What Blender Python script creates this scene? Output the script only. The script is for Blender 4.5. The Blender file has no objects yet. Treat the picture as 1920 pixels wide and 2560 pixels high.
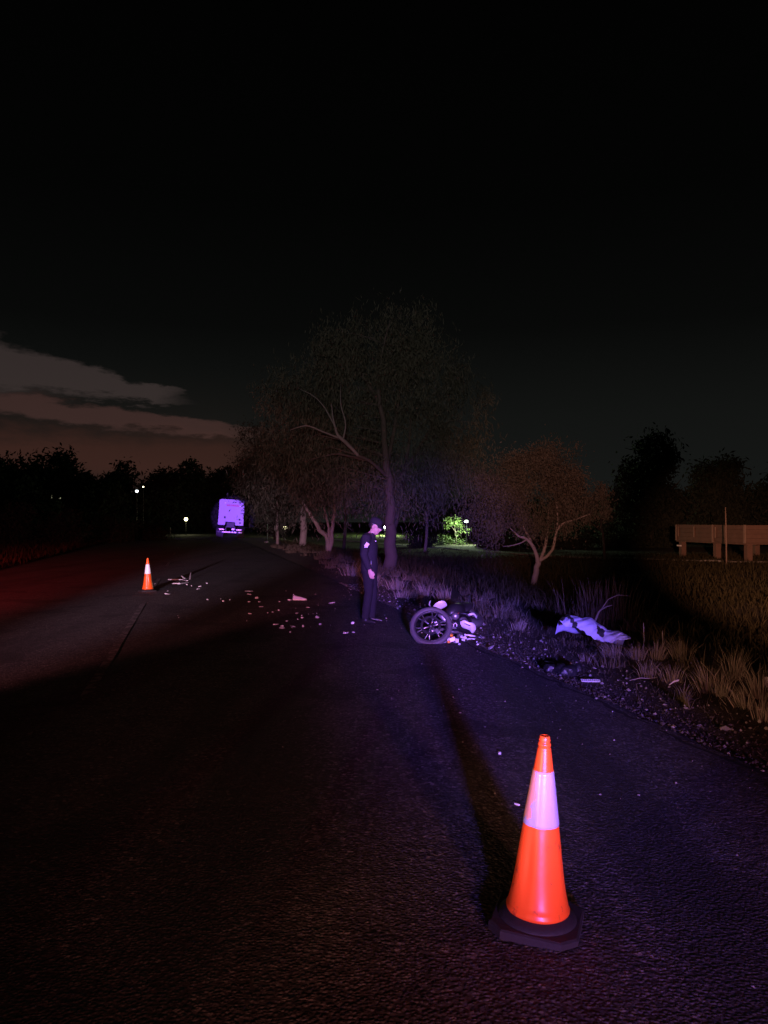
import bpy, bmesh, math, random
import numpy as np
from mathutils import Vector, Matrix, noise as mnoise

S = bpy.context.scene
COL = S.collection
RAD = math.radians

# ------------------------------------------------------------------ camera
H, FPX, HOR = 1.70, 1924.0, 1300.0          # eye height, focal length in photo pixels, horizon row
cam_d = bpy.data.cameras.new('camera'); cam = bpy.data.objects.new('camera', cam_d); COL.objects.link(cam)
cam_d.sensor_fit = 'VERTICAL'; cam_d.sensor_height = 34.6; cam_d.lens = 34.6 * FPX / 2560
cam_d.clip_end = 3000; cam_d.clip_start = 0.05
cam.location = (0, 0, H); cam.rotation_euler = (RAD(90 + math.degrees(math.atan(20 / FPX))), 0, 0)
S.camera = cam

# ------------------------------------------------------------------ node helper
class NT:
    def __init__(s, tree):
        s.t = tree; s.n = tree.nodes; s.l = tree.links
    def new(s, typ, **kw):
        n = s.n.new(typ)
        for k, v in kw.items(): setattr(n, k, v)
        return n
    def put(s, sock, v):
        if hasattr(v, 'default_value') or hasattr(v, 'is_linked'): s.l.new(v, sock)
        else: sock.default_value = v
    def m(s, op, a, b=0.0, c=None, clamp=False):
        n = s.new('ShaderNodeMath', operation=op); n.use_clamp = clamp
        s.put(n.inputs[0], a); s.put(n.inputs[1], b)
        if c is not None: s.put(n.inputs[2], c)
        return n.outputs[0]
    def step(s, v, a, b, lo=0.0, hi=1.0):
        n = s.new('ShaderNodeMapRange'); n.interpolation_type = 'SMOOTHSTEP'
        s.put(n.inputs['Value'], v); s.put(n.inputs['From Min'], a); s.put(n.inputs['From Max'], b)
        s.put(n.inputs['To Min'], lo); s.put(n.inputs['To Max'], hi)
        return n.outputs['Result']
    def mix(s, f, a, b, mode='MIX'):
        n = s.new('ShaderNodeMix'); n.data_type = 'RGBA'; n.blend_type = mode
        s.put(n.inputs[0], f)
        for i, v in ((6, a), (7, b)):
            if isinstance(v, (tuple, list)): v = tuple(v) + ((1,) if len(v) == 3 else ())
            s.put(n.inputs[i], v)
        return n.outputs[2]
    def noise(s, vec, scale, detail=3, rough=.55):
        n = s.new('ShaderNodeTexNoise')
        if vec is not None: s.l.new(vec, n.inputs['Vector'])
        n.inputs['Scale'].default_value = scale; n.inputs['Detail'].default_value = detail
        n.inputs['Roughness'].default_value = rough
        return n.outputs['Fac']

# ------------------------------------------------------------------ night sky with low afterglow clouds
W = bpy.data.worlds.new('World'); S.world = W; W.use_nodes = True
T = NT(W.node_tree); T.n.clear()
tc = T.new('ShaderNodeTexCoord').outputs['Generated']
sep = T.new('ShaderNodeSeparateXYZ'); T.l.new(tc, sep.inputs[0])
dx, dy, dz = sep.outputs
az = T.m('MULTIPLY', T.m('ARCTAN2', dx, dy), 57.2958)
el = T.m('MULTIPLY', T.m('ARCSINE', dz), 57.2958)
cmb = T.new('ShaderNodeCombineXYZ')
T.l.new(T.m('MULTIPLY', az, .16), cmb.inputs[0]); T.l.new(T.m('MULTIPLY', el, .55), cmb.inputs[1])
nz = T.noise(cmb.outputs[0], 1.5, 8, .66)
nz2 = T.noise(cmb.outputs[0], .45, 3, .5)
elw = T.m('ADD', el, T.m('MULTIPLY', T.m('SUBTRACT', nz, .5), 3.0))
def band(c0, cs, a0, w0, ws, wmin, wmax, soft):
    da = T.m('ADD', az, -a0)
    c = T.m('ADD', T.m('MULTIPLY', da, cs), c0)
    w = T.m('MINIMUM', T.m('MAXIMUM', T.m('ADD', T.m('MULTIPLY', da, ws), w0), wmin), wmax)
    d = T.m('DIVIDE', T.m('ABSOLUTE', T.m('SUBTRACT', elw, c)), w)
    return T.step(d, 1.0 + soft, 1.0 - soft)
ramp = T.new('ShaderNodeValToRGB'); T.l.new(dz, ramp.inputs[0])
cr = ramp.color_ramp
cr.elements[0].position = 0.0; cr.elements[0].color = (.0086, .0094, .0088, 1)
cr.elements[1].position = .62; cr.elements[1].color = (.0004, .0004, .0004, 1)
for p, c in ((.13, (.0060, .0066, .0060)), (.24, (.0024, .0026, .0024)), (.38, (.0010, .0011, .0010))):
    e = cr.elements.new(p); e.color = c + (1,)
west = T.m('MULTIPLY', T.step(az, -5.5, -13.0), T.step(az, -95.0, -60.0))
tip = T.step(T.m('ADD', az, T.m('MULTIPLY', nz, 5.0)), -11.0, -14.5)
b1 = T.m('MULTIPLY', band(10.25, -.14, -26, 1.45, -.09, .2, 1.7, .30), tip)
b2 = band(7.5, -.085, -23, .75, -.022, .35, .9, .42)
gl = T.m('MULTIPLY', band(4.4, 0, 0, 1.5, 0, 1.5, 1.5, .75), T.m('MULTIPLY_ADD', nz2, .9, .5))
haze_w = T.step(el, 11.5, 3.0)
def scl(col, f): return T.mix(f, (0, 0, 0), col)
tot = T.mix(1.0, ramp.outputs[0], scl((.0040, .0016, .0010), T.m('MULTIPLY', haze_w, west)), 'ADD')
tot = T.mix(1.0, tot, scl((.0270, .0185, .0175), T.m('MULTIPLY', b1, west)), 'ADD')
tot = T.mix(1.0, tot, scl((.0330, .0140, .0120), T.m('MULTIPLY', b2, west)), 'ADD')
tot = T.mix(1.0, tot, scl((.0290, .0075, .0045), T.m('MULTIPLY', gl, west)), 'ADD')
bg = T.new('ShaderNodeBackground'); T.l.new(tot, bg.inputs[0]); bg.inputs[1].default_value = 1.0
T.l.new(bg.outputs[0], T.new('ShaderNodeOutputWorld').inputs[0])

S.view_settings.view_transform = 'Standard'; S.view_settings.look = 'None'
S.view_settings.exposure = 0.0; S.view_settings.gamma = 1.0; S.view_settings.use_curve_mapping = False
S.cycles.use_denoising = True
S.cycles.max_bounces = 4
S.cycles.sample_clamp_indirect = 1.0

# ------------------------------------------------------------------ lamps of the emergency vehicles standing behind, plus added fill spots
def spot(name, loc, aim, col, watts, half_deg, blend=.3, rad=.08):
    l = bpy.data.lights.new(name, 'SPOT'); l.energy = watts; l.color = col
    l.spot_size = RAD(2 * half_deg); l.spot_blend = blend; l.shadow_soft_size = rad
    o = bpy.data.objects.new(name, l); COL.objects.link(o); o.location = loc
    o.rotation_euler = (Vector(aim) - Vector(loc)).to_track_quat('-Z', 'Y').to_euler(); o['kind'] = 'helper'
    return o
# blue-violet beacon, right rear; red beacon, left rear; warm headlamp; the others are added fills
spot('beacon_lamp_blue', (.9, -14.0, 2.5), (1.3, 12.0, 1.0), (.18, .12, 1.0), 72000, 6.0, 1.0, .35)
spot('beacon_lamp_violet', (1.4, -14.0, 2.5), (.0, 12.7, 1.15), (1.0, .30, .75), 19000, 5.6, 1.0, .35)
spot('beacon_lamp_red', (-9.0, -4.5, 2.2), (-10.6, 12, -2.9), (1.0, .03, .045), 50000, 17.5, .6, .3)
spot('left_road_fill', (-9.0, -4.5, 2.2), (-8.6, 12, -1.6), (1.0, .25, .28), 7600, 22, .16, .3)  # brown fill added at the red beacon to brighten the left road
spot('head_lamp', (-4.2, -2.4, .95), (1.1, 5.0, .95), (1.0, .48, .28), 2300, 9.0, 1.0, .08)
spot('near_road_fill', (2.4, -6.5, 1.5), (.5, 5.5, .4), (1.0, .30, .24), 2500, 18, 1.0, .25)  # added low red fill for the near road and cone
spot('crown_fill', (-.5, -12.0, 2.6), (-.4, 27, 8.6), (1.0, .84, .86), 10500, 13, 1.0, .10)  # added weak fill to lift the big tree's crown off the sky
spot('tree_fill_warm', (-1.2, -9.0, 2.3), (5.8, 28, 3.0), (1.0, .42, .34), 24000, 6.6, .9, .06)  # added warm beam for the low spreading tree
spot('platform_fill', (-1.5, -9.0, 2.3), (21.2, 46, .3), (1.0, .42, .27), 62000, 6.2, 1.0, .06)  # added beam for the timber platform, no real source
spot('far_cone_fill', (-3.0, -13.0, 2.4), (-5.3, 21.0, 1.1), (1.0, .62, .95), 56000, 4.6, 1.0, .06)  # added beam to brighten the far cone and the shards near it
spot('truck_fill', (-.6, -9.0, 2.4), (-15.3, 75, 2.15), (.26, .088, 1.0), 580000, 1.55, .3, .06)  # added narrow beam, stands in for the truck's retroreflection

# ------------------------------------------------------------------ materials
def mat(name, col, rough=.7, metal=0., spec=.5, var=0., vscale=8., bump=0., bscale=40., col2=None, thr=None, emit=None, estr=0, sub=None, trans=0.):
    m = bpy.data.materials.new(name); m.use_nodes = True; t = NT(m.node_tree)
    b = t.n['Principled BSDF']
    b.inputs['Base Color'].default_value = tuple(col) + (1,); b.inputs['Roughness'].default_value = rough
    b.inputs['Metallic'].default_value = metal; b.inputs['Specular IOR Level'].default_value = spec
    vec = t.new('ShaderNodeTexCoord').outputs['Object']
    if var or col2:
        f = t.noise(vec, vscale, 4, .6)
        if thr: f = t.step(f, thr - .06, thr + .06)
        c2 = col2 if col2 else tuple(c * (1 - var) for c in col)
        t.l.new(t.mix(f, tuple(col), tuple(c2)), b.inputs['Base Color'])
    if bump:
        bn = t.new('ShaderNodeBump'); bn.inputs['Strength'].default_value = bump; bn.inputs['Distance'].default_value = .01
        t.l.new(t.noise(vec, bscale, 3), bn.inputs['Height']); t.l.new(bn.outputs[0], b.inputs['Normal'])
    if emit:
        b.inputs['Emission Color'].default_value = tuple(emit) + (1,); b.inputs['Emission Strength'].default_value = estr
    if trans: b.inputs['Transmission Weight'].default_value = trans
    return m

def asphalt_mat():
    m = bpy.data.materials.new('asphalt'); m.use_nodes = True; t = NT(m.node_tree); b = t.n['Principled BSDF']
    vec = t.new('ShaderNodeTexCoord').outputs['Object']
    big = t.noise(vec, .55, 4, .6); mid = t.noise(vec, 5.0, 4, .65)
    v = t.new('ShaderNodeTexVoronoi'); t.l.new(vec, v.inputs['Vector']); v.inputs['Scale'].default_value = 52.0
    v2 = t.new('ShaderNodeTexVoronoi'); t.l.new(vec, v2.inputs['Vector']); v2.inputs['Scale'].default_value = 48.0
    sc = t.new('ShaderNodeSeparateColor'); t.l.new(v.outputs['Color'], sc.inputs[0])
    sc2 = t.new('ShaderNodeSeparateColor'); t.l.new(v2.outputs['Color'], sc2.inputs[0])
    c = t.mix(t.step(big, .3, .7), (.040, .040, .040), (.075, .072, .068))
    c = t.mix(t.step(mid, .35, .75), c, (.030, .030, .031))
    c = t.mix(t.m('MULTIPLY', t.step(sc.outputs[0], .55, .95), .7), c, (.15, .145, .14))
    c = t.mix(t.m('MULTIPLY', t.step(sc2.outputs[1], .95, .99), .8), c, (.24, .23, .21))
    mp = t.new('ShaderNodeMapping'); t.l.new(vec, mp.inputs[0]); mp.inputs['Rotation'].default_value = (0, 0, -RAD(13.8)); mp.inputs['Scale'].default_value = (1.1, .05, 1)
    trk = t.noise(mp.outputs[0], 1.0, 3, .5)
    c = t.mix(t.m('MULTIPLY', t.step(trk, .48, .68), .65), c, (.022, .022, .023))
    pt = t.noise(vec, .9, 2, .4); c = t.mix(t.m('MULTIPLY', t.step(pt, .60, .64), .5), c, (.020, .020, .021))
    t.l.new(c, b.inputs['Base Color']); b.inputs['Roughness'].default_value = .82
    b.inputs['Specular IOR Level'].default_value = .35
    hgt = t.m('ADD', t.m('MULTIPLY', t.step(v.outputs['Distance'], .62, .18), t.m('MULTIPLY_ADD', sc.outputs[2], .9, .25)), t.m('MULTIPLY', t.noise(vec, 30, 3, .6), .9))
    bn = t.new('ShaderNodeBump'); bn.inputs['Strength'].default_value = 1.0; bn.inputs['Distance'].default_value = .011
    t.l.new(hgt, bn.inputs['Height']); t.l.new(bn.outputs[0], b.inputs['Normal'])
    return m

def ground_mat():
    m = bpy.data.materials.new('verge_ground'); m.use_nodes = True; t = NT(m.node_tree); b = t.n['Principled BSDF']
    vec = t.new('ShaderNodeTexCoord').outputs['Object']
    f = t.noise(vec, 1.3, 5, .65); g = t.noise(vec, 22, 4, .7); h = t.noise(vec, .12, 3, .6)
    c = t.mix(t.step(f, .35, .68), (.075, .060, .042), (.048, .048, .024))
    c = t.mix(t.step(h, .4, .65), c, (.085, .068, .040))
    c = t.mix(t.m('MULTIPLY', t.step(g, .5, .8), .6), c, (.15, .125, .095))
    t.l.new(c, b.inputs['Base Color']); b.inputs['Roughness'].default_value = .95
    bn = t.new('ShaderNodeBump'); bn.inputs['Strength'].default_value = 1; bn.inputs['Distance'].default_value = .03
    t.l.new(t.m('ADD', g, f), bn.inputs['Height']); t.l.new(bn.outputs[0], b.inputs['Normal'])
    return m

M = dict(
    asphalt=asphalt_mat(), ground=ground_mat(),
    paint=mat('worn_road_paint', (.20, .19, .18), .8, var=0, col2=(.06, .058, .055), vscale=9, thr=.47),
    path=mat('path_concrete', (.30, .28, .25), .9, var=.3, vscale=2, bump=.4),
    orange=mat('cone_orange', (.95, .125, .014), .36, spec=.5, col2=(.42, .060, .018), vscale=16, thr=.66, bump=.25, bscale=9),
    sleeve=mat('cone_sleeve', (.46, .46, .58), .25, spec=.6, var=.18, vscale=10, bump=.12, bscale=18),
    sleeve_warm_lit=mat('sleeve_warm_light', (.78, .40, .24), .55, var=.25, vscale=14),  # warm-lit part of the sleeve, put into the colour
    sleeve_clean=mat('clean_cone_sleeve', (.86, .85, .88), .3, var=.06, vscale=10),
    rubber=mat('black_rubber', (.022, .021, .021), .75, var=.4, vscale=15, bump=.3, bscale=60),
    tyre=mat('tyre_rubber', (.085, .080, .085), .62, var=.35, vscale=18, bump=.3, bscale=80),
    alloy=mat('scuffed_alloy', (.42, .41, .43), .38, metal=.75, var=.4, vscale=20),
    dark_metal=mat('dark_metal', (.05, .05, .055), .45, metal=.6, var=.4, vscale=18, bump=.2),
    white_plastic=mat('white_plastic', (.74, .73, .75), .35, var=.22, vscale=12),
    black_plastic=mat('black_plastic', (.022, .022, .024), .4, var=.3, vscale=14),
    red_paint=mat('red_paint', (.55, .05, .05), .35, var=.3, vscale=12),
    amber=mat('amber_lens', (.75, .28, .03), .25),
    seat=mat('seat_vinyl', (.03, .03, .032), .6, bump=.3),
    skin=mat('skin', (.58, .36, .30), .55, var=.08, vscale=20),
    navy=mat('uniform_cloth', (.030, .029, .040), .9, spec=.15, var=.35, vscale=9, bump=.5, bscale=14),
    navy2=mat('trouser_cloth', (.020, .020, .028), .9, spec=.15, var=.35, vscale=9, bump=.5, bscale=14),
    boot=mat('boot_leather', (.015, .015, .016), .4),
    patch=mat('reflective_patch', (.78, .76, .76), .4),
    fabric=mat('sheet_fabric', (.60, .61, .84), .8, spec=.2, var=.10, vscale=5, bump=.35, bscale=22),
    fabric_dark=mat('sheet_dark_fabric', (.03, .03, .034), .85, bump=.35, bscale=22),
    cab=mat('cab_white_paint', (.46, .45, .46), .45, var=.10, vscale=1.2),
    cab_red=mat('cab_red_lettering', (.60, .10, .14), .5, var=.15, vscale=3),
    truck_black=mat('truck_chassis_black', (.02, .02, .022), .55, var=.4, vscale=3),
    lens_red=mat('tail_lens_red', (.30, .05, .05), .25),
    reflector=mat('reflective_tape', (.86, .84, .84), .35),
    bark=mat('pale_bark', (.34, .29, .25), .85, var=.55, vscale=3.5, bump=.6, bscale=16),
    bark_grey=mat('grey_bark', (.19, .17, .165), .85, var=.5, vscale=3, bump=.6, bscale=16),
    bark_dark=mat('dark_bark', (.075, .062, .054), .9, var=.5, vscale=4, bump=.8, bscale=14),
    leaf=mat('grey_green_leaf', (.070, .075, .050), .7, spec=.2, var=.45, vscale=1.1),
    leaf_warm=mat('olive_leaf', (.095, .085, .060), .7, spec=.2, var=.5, vscale=1.4),
    leaf_far=mat('dark_leaf', (.040, .046, .032), .8, spec=.1, var=.3, vscale=.6),
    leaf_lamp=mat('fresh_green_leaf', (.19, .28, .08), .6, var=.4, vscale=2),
    grass=mat('dry_grass', (.13, .108, .075), .85, spec=.15, col2=(.055, .050, .030), vscale=1.6),
    grass_pale=mat('straw_grass', (.33, .285, .22), .85, spec=.15, var=.5, vscale=6),
    grass_field=mat('field_grass', (.060, .050, .024), .9, spec=.1, col2=(.030, .030, .015), vscale=.8),
    stone=mat('gravel_stone', (.11, .09, .075), .8, var=.75, vscale=9),
    stone_pale=mat('pale_stone', (.42, .39, .36), .7, var=.5, vscale=30),
    timber=mat('brown_timber', (.24, .145, .105), .8, var=.45, vscale=3, bump=.4, bscale=9),
    timber_pale=mat('worn_timber_edge', (.36, .26, .20), .8, var=.4, vscale=5),
    pole=mat('galvanised_pole', (.25, .25, .24), .5, metal=.4),
    lamp_green=mat('lamp_globe', (.8, .9, .8), .4, emit=(.80, 1.0, .80), estr=18),
    lamp_warm=mat('warm_lamp_globe', (.9, .9, .7), .4, emit=(1.0, .95, .50), estr=9),
    lamp_white=mat('white_lamp_globe', (.9, .9, .9), .4, emit=(.85, .92, 1.0), estr=6),
    window_lit=mat('lit_window_pane', (.8, .8, .6), .4, emit=(.9, .9, .55), estr=.5),
    house_wall=mat('house_wall', (.16, .15, .14), .9, var=.3, vscale=1),
    roof=mat('house_roof', (.05, .048, .046), .8, var=.3, vscale=2),
    stick=mat('bleached_stick', (.40, .35, .30), .85, var=.35, vscale=8),
)
for k in ('grass', 'grass_pale', 'grass_field', 'leaf', 'leaf_warm', 'leaf_far', 'leaf_lamp'): pass

# ------------------------------------------------------------------ geometry helpers
def P(px, py, z=0.):
    """point on the level z seen at photo pixel (px, py)"""
    d = (H - z) * FPX / (py - HOR); return Vector(((px - 960) * d / FPX, d, z))
def D(px, py, d):
    """point at distance d ahead seen at photo pixel (px, py)"""
    return Vector(((px - 960) * d / FPX, d, H - (py - HOR) * d / FPX))
UX, UY = -.238, .971                       # the road's direction; v is to its right
O0 = (2.15, 7.27)
def R(s, t, z=0.): return Vector((O0[0] + UY * s + UX * t, O0[1] - UX * s + UY * t, z))
def RS(x, y):
    x -= O0[0]; y -= O0[1]; return UY * x - UX * y, UX * x + UY * y
def sm(x, a, b):
    x = min(1, max(0, (x - a) / (b - a))); return x * x * (3 - 2 * x)
def gh(s, t):
    """height of the ground at s metres right of the road's right edge, t metres along"""
    z = -.045
    if s > -.3:
        z += -.03 * sm(s, .2, 1.2) - .72 * sm(s, 2.6, 9.0)
        z += .05 * sm(s, .2, 1.5) * mnoise.noise((s * .9, t * .9, 0)) + .12 * sm(s, 3, 8) * mnoise.noise((s * .22, t * .22, 4))
    if s < -10:
        z += .30 * sm(-s, 10.3, 14) + .10 * sm(-s, 11, 14) * mnoise.noise((s * .3, t * .3, 7)) + 4.5 * sm(-s, 22, 80)
    return z
def gz(x, y):
    return gh(*RS(x, y))

class MB:
    def __init__(s): s.v = []; s.f = []; s.mi = []
    def add(s, v, f, mi=0):
        o = len(s.v); s.v += [tuple(p) for p in v]; s.f += [tuple(i + o for i in q) for q in f]; s.mi += [mi] * len(f)
        return s
    def box(s, c, size, rot=None, mi=0, bev=0.):
        hx, hy, hz = [a / 2 for a in size]; c = Vector(c)
        if bev:
            bm = bmesh.new(); bmesh.ops.create_cube(bm, size=1.0)
            for v in bm.verts: v.co = Vector((v.co.x * size[0], v.co.y * size[1], v.co.z * size[2]))
            bmesh.ops.bevel(bm, geom=bm.edges[:], offset=bev, segments=2, affect='EDGES', profile=.6)
            vs = [v.co.copy() for v in bm.verts]; bm.verts.index_update(); fs = [[v.index for v in f.verts] for f in bm.faces]; bm.free()
        else:
            vs = [Vector((a * hx, b * hy, g * hz)) for g in (-1, 1) for a, b in ((-1, -1), (1, -1), (1, 1), (-1, 1))]
            fs = [(3, 2, 1, 0), (4, 5, 6, 7), (0, 1, 5, 4), (1, 2, 6, 5), (2, 3, 7, 6), (3, 0, 4, 7)]
        if rot is not None: vs = [rot @ v for v in vs]
        return s.add([v + c for v in vs], fs, mi)
    def tube(s, pts, rad, seg=8, mi=0, flat=None):
        pts = [Vector(p) for p in pts]; n = len(pts)
        rad = rad if isinstance(rad, (list, tuple)) else [rad] * n
        vs = []; prev = None
        for i, p in enumerate(pts):
            d = (pts[min(i + 1, n - 1)] - pts[max(i - 1, 0)]).normalized()
            if prev is None: a = d.orthogonal().normalized() if flat is None else (Vector(flat) - d * d.dot(Vector(flat))).normalized()
            else: a = (prev - d * d.dot(prev)).normalized()
            prev = a; b = d.cross(a); r = rad[i]; ra, rb = r if isinstance(r, (list, tuple)) else (r, r)
            for k in range(seg):
                t = 2 * math.pi * k / seg; vs.append(p + a * (math.cos(t) * ra) + b * (math.sin(t) * rb))
        fs = [(i * seg + k, i * seg + (k + 1) % seg, (i + 1) * seg + (k + 1) % seg, (i + 1) * seg + k) for i in range(n - 1) for k in range(seg)]
        fs += [tuple(range(seg))[::-1], tuple((n - 1) * seg + k for k in range(seg))]
        return s.add(vs, fs, mi)
    def lathe(s, prof, seg=32, mi=0, wob=None, cap=True):
        vs = []; n = len(prof)
        for j, (r, z) in enumerate(prof):
            for k in range(seg):
                t = 2 * math.pi * k / seg; rr = r * (1 + (wob(t, z) if wob else 0)); vs.append((rr * math.cos(t), rr * math.sin(t), z))
        fs = [(i * seg + k, i * seg + (k + 1) % seg, (i + 1) * seg + (k + 1) % seg, (i + 1) * seg + k) for i in range(n - 1) for k in range(seg)]
        if cap: fs += [tuple(range(seg))[::-1], tuple((n - 1) * seg + k for k in range(seg))]
        return s.add(vs, fs, mi)
    def ball(s, c, r, rot=None, seg=14, rings=9, mi=0):
        r = r if isinstance(r, (list, tuple)) else (r, r, r); c = Vector(c); vs = []
        for i in range(rings + 1):
            ph = math.pi * i / rings; q = math.sin(ph) if 0 < i < rings else .001
            for k in range(seg):
                t = 2 * math.pi * k / seg; v = Vector((r[0] * q * math.cos(t), r[1] * q * math.sin(t), -r[2] * math.cos(ph)))
                vs.append((rot @ v if rot is not None else v) + c)
        fs = [(i * seg + k, i * seg + (k + 1) % seg, (i + 1) * seg + (k + 1) % seg, (i + 1) * seg + k) for i in range(rings) for k in range(seg)]
        return s.add(vs, fs, mi)
    def prism(s, poly, axis_o, u, v, w, mi=0):
        """polygon (a, b) in the plane (u, v) at axis_o, extruded by w"""
        o, u, v, w = map(Vector, (axis_o, u, v, w)); n = len(poly)
        vs = [o + u * a + v * b for a, b in poly] + [o + u * a + v * b + w for a, b in poly]
        fs = [tuple(range(n))[::-1], tuple(range(n, 2 * n))] + [(i, (i + 1) % n, n + (i + 1) % n, n + i) for i in range(n)]
        return s.add(vs, fs, mi)
    def build(s, name, mats, parent=None, loc=None, smooth=False, rot=None):
        me = bpy.data.meshes.new(name); me.from_pydata(s.v, [], s.f); me.update()
        return link(name, me, mats, parent, loc, smooth, rot, s.mi)

def link(name, me, mats, parent=None, loc=None, smooth=False, rot=None, mi=None):
    for m_ in (mats if isinstance(mats, (list, tuple)) else [mats]): me.materials.append(M[m_] if isinstance(m_, str) else m_)
    if mi is not None and len(me.materials) > 1: me.polygons.foreach_set('material_index', mi)
    if smooth: me.polygons.foreach_set('use_smooth', [True] * len(me.polygons))
    o = bpy.data.objects.new(name, me); COL.objects.link(o)
    if parent: o.parent = parent
    if loc is not None: o.location = loc
    if rot is not None: o.rotation_euler = rot
    return o
def tag(o, label=None, cat=None, group=None, kind=None):
    for k, v in (('label', label), ('category', cat), ('group', group), ('kind', kind)):
        if v: o[k] = v
    return o
def thing(name, label, cat, loc=(0, 0, 0), rot=(0, 0, 0), group=None):
    o = bpy.data.objects.new(name, None); COL.objects.link(o); o.location = loc; o.rotation_euler = rot
    o.empty_display_size = .1
    return tag(o, label, cat, group)
def copy_tree(o, parent=None):
    c = o.copy(); COL.objects.link(c); c.parent = parent
    for ch in list(o.children): copy_tree(ch, c)
    return c
def np_mesh(name, verts, faces_n, mats, parent=None, loc=None, mi=None):
    """verts (N,3); consecutive runs of faces_n vertices make the faces"""
    me = bpy.data.meshes.new(name); n = len(verts); k = n // faces_n
    me.vertices.add(n); me.vertices.foreach_set('co', np.asarray(verts, np.float32).ravel())
    me.loops.add(n); me.loops.foreach_set('vertex_index', np.arange(n, dtype=np.int32))
    me.polygons.add(k); me.polygons.foreach_set('loop_start', np.arange(0, n, faces_n, dtype=np.int32))
    me.update(calc_edges=True)
    return link(name, me, mats, parent, loc, False, None, mi)
def remesh(mb, voxel, smooth_it=4):
    """fuse overlapping closed shapes into one continuous skin"""
    me = bpy.data.meshes.new('tmp'); me.from_pydata(mb.v, [], mb.f); me.update()
    bm = bmesh.new(); bm.from_mesh(me); bmesh.ops.recalc_face_normals(bm, faces=bm.faces); bm.to_mesh(me); bm.free()
    o = bpy.data.objects.new('tmp', me); COL.objects.link(o)
    r = o.modifiers.new('r', 'REMESH'); r.mode = 'VOXEL'; r.voxel_size = voxel
    s_ = o.modifiers.new('s', 'SMOOTH'); s_.factor = .5; s_.iterations = smooth_it
    dg = bpy.context.evaluated_depsgraph_get(); out = bpy.data.meshes.new_from_object(o.evaluated_get(dg))
    bpy.data.objects.remove(o); bpy.data.meshes.remove(me)
    return out

# ================================================================== THE SETTING
def build_ground():
    ss = [-420, -300, -200, -140, -100, -80, -60, -45, -34, -28, -24, -20, -17, -15, -13.5, -12.5, -11.5, -10.8, -10.2, -9, -6, -3, -1]
    ss += list(np.arange(-.5, 4.0, .22)) + list(np.arange(4, 12, .7)) + [13, 15, 17, 20, 24, 28, 34, 42, 52, 65, 80, 110, 160, 240, 420]
    tt = [-120, -60, -30, -18, -12] + list(np.arange(-9, 24, .35)) + list(np.arange(24, 70, 1.5)) + [72, 78, 86, 96, 110, 130, 160, 200, 260, 360, 520, 800]
    v = [R(s, t, gh(s, t)) for t in tt for s in ss]; n = len(ss)
    f = [(j * n + i, j * n + i + 1, (j + 1) * n + i + 1, (j + 1) * n + i) for j in range(len(tt) - 1) for i in range(n - 1)]
    o = MB().add(v, f).build('ground', 'ground', smooth=True); tag(o, kind='structure')
build_ground()

def edge(t):
    return .10 * mnoise.noise((t * .55, 3.1, 0)) + .055 * mnoise.noise((t * 1.9, 1.7, 0)) + .035 * mnoise.noise((t * 5.5, 8, 0))
def build_road():
    tt = [-80, -40, -20] + list(np.arange(-10, 30, .12)) + list(np.arange(30, 80, 1.2)) + [90, 110, 150, 220, 400, 800]
    v = []; f = []
    for t in tt:
        e = edge(t); le = -10.2 + .15 * mnoise.noise((t * .4, 9, 0))
        for s, z in ((le, -.10), (le, -.003), (-5, .02), (e - .35, 0.), (e - .05, -.006), (e + .012, -.03), (e + .02, -.13)):
            v.append(R(s, t, z + (.006 * mnoise.noise((s, t * .6, 0)) if z > -.02 else 0)))
    k = 7
    for j in range(len(tt) - 1):
        for i in range(k - 1): f.append((j * k + i, j * k + i + 1, (j + 1) * k + i + 1, (j + 1) * k + i))
    tag(MB().add(v, f).build('road', 'asphalt'), kind='structure')
build_road()
def painted_line():                                     # worn dashes
    i = 0
    for t0, t1 in ((-6.5, -3.5), (1.2, 9.6), (13.5, 16.5), (22.5, 25.5), (31.5, 34.5), (40.5, 43.5)):
        mb = MB(); v = []; ts = np.linspace(t0, t1, 14)
        for t in ts:
            for s in (-4.88, -4.78): v.append(R(s + .01 * mnoise.noise((t * 3, s, 0)), t, .0215 + .0045))
        mb.add(v, [(2 * j, 2 * j + 1, 2 * j + 3, 2 * j + 2) for j in range(13)])
        tag(mb.build('road_marking', 'paint'), kind='structure'); i += 1
painted_line()
def road_crack():
    rnd = random.Random(3); v = []; ts = np.arange(-4.5, 6.5, .07); n = 0
    for t in ts:
        c = edge(t) - .16 + .05 * mnoise.noise((t * 2.3, 5, 0)) + .03 * mnoise.noise((t * 9, 2, 0)); w = max(.002, .016 + .030 * mnoise.noise((t * 1.6, 4, 2)) + .012 * mnoise.noise((t * 11, 1, 2)))
        for k in (-1, 1): v.append(R(c + k * w, t, .0065))
    tag(MB().add(v, [(2 * j, 2 * j + 1, 2 * j + 3, 2 * j + 2) for j in range(len(ts) - 1)]).build('road_crack', mat('dark_tar_crack', (.006, .006, .006), .9)), kind='structure')
road_crack()
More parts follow.
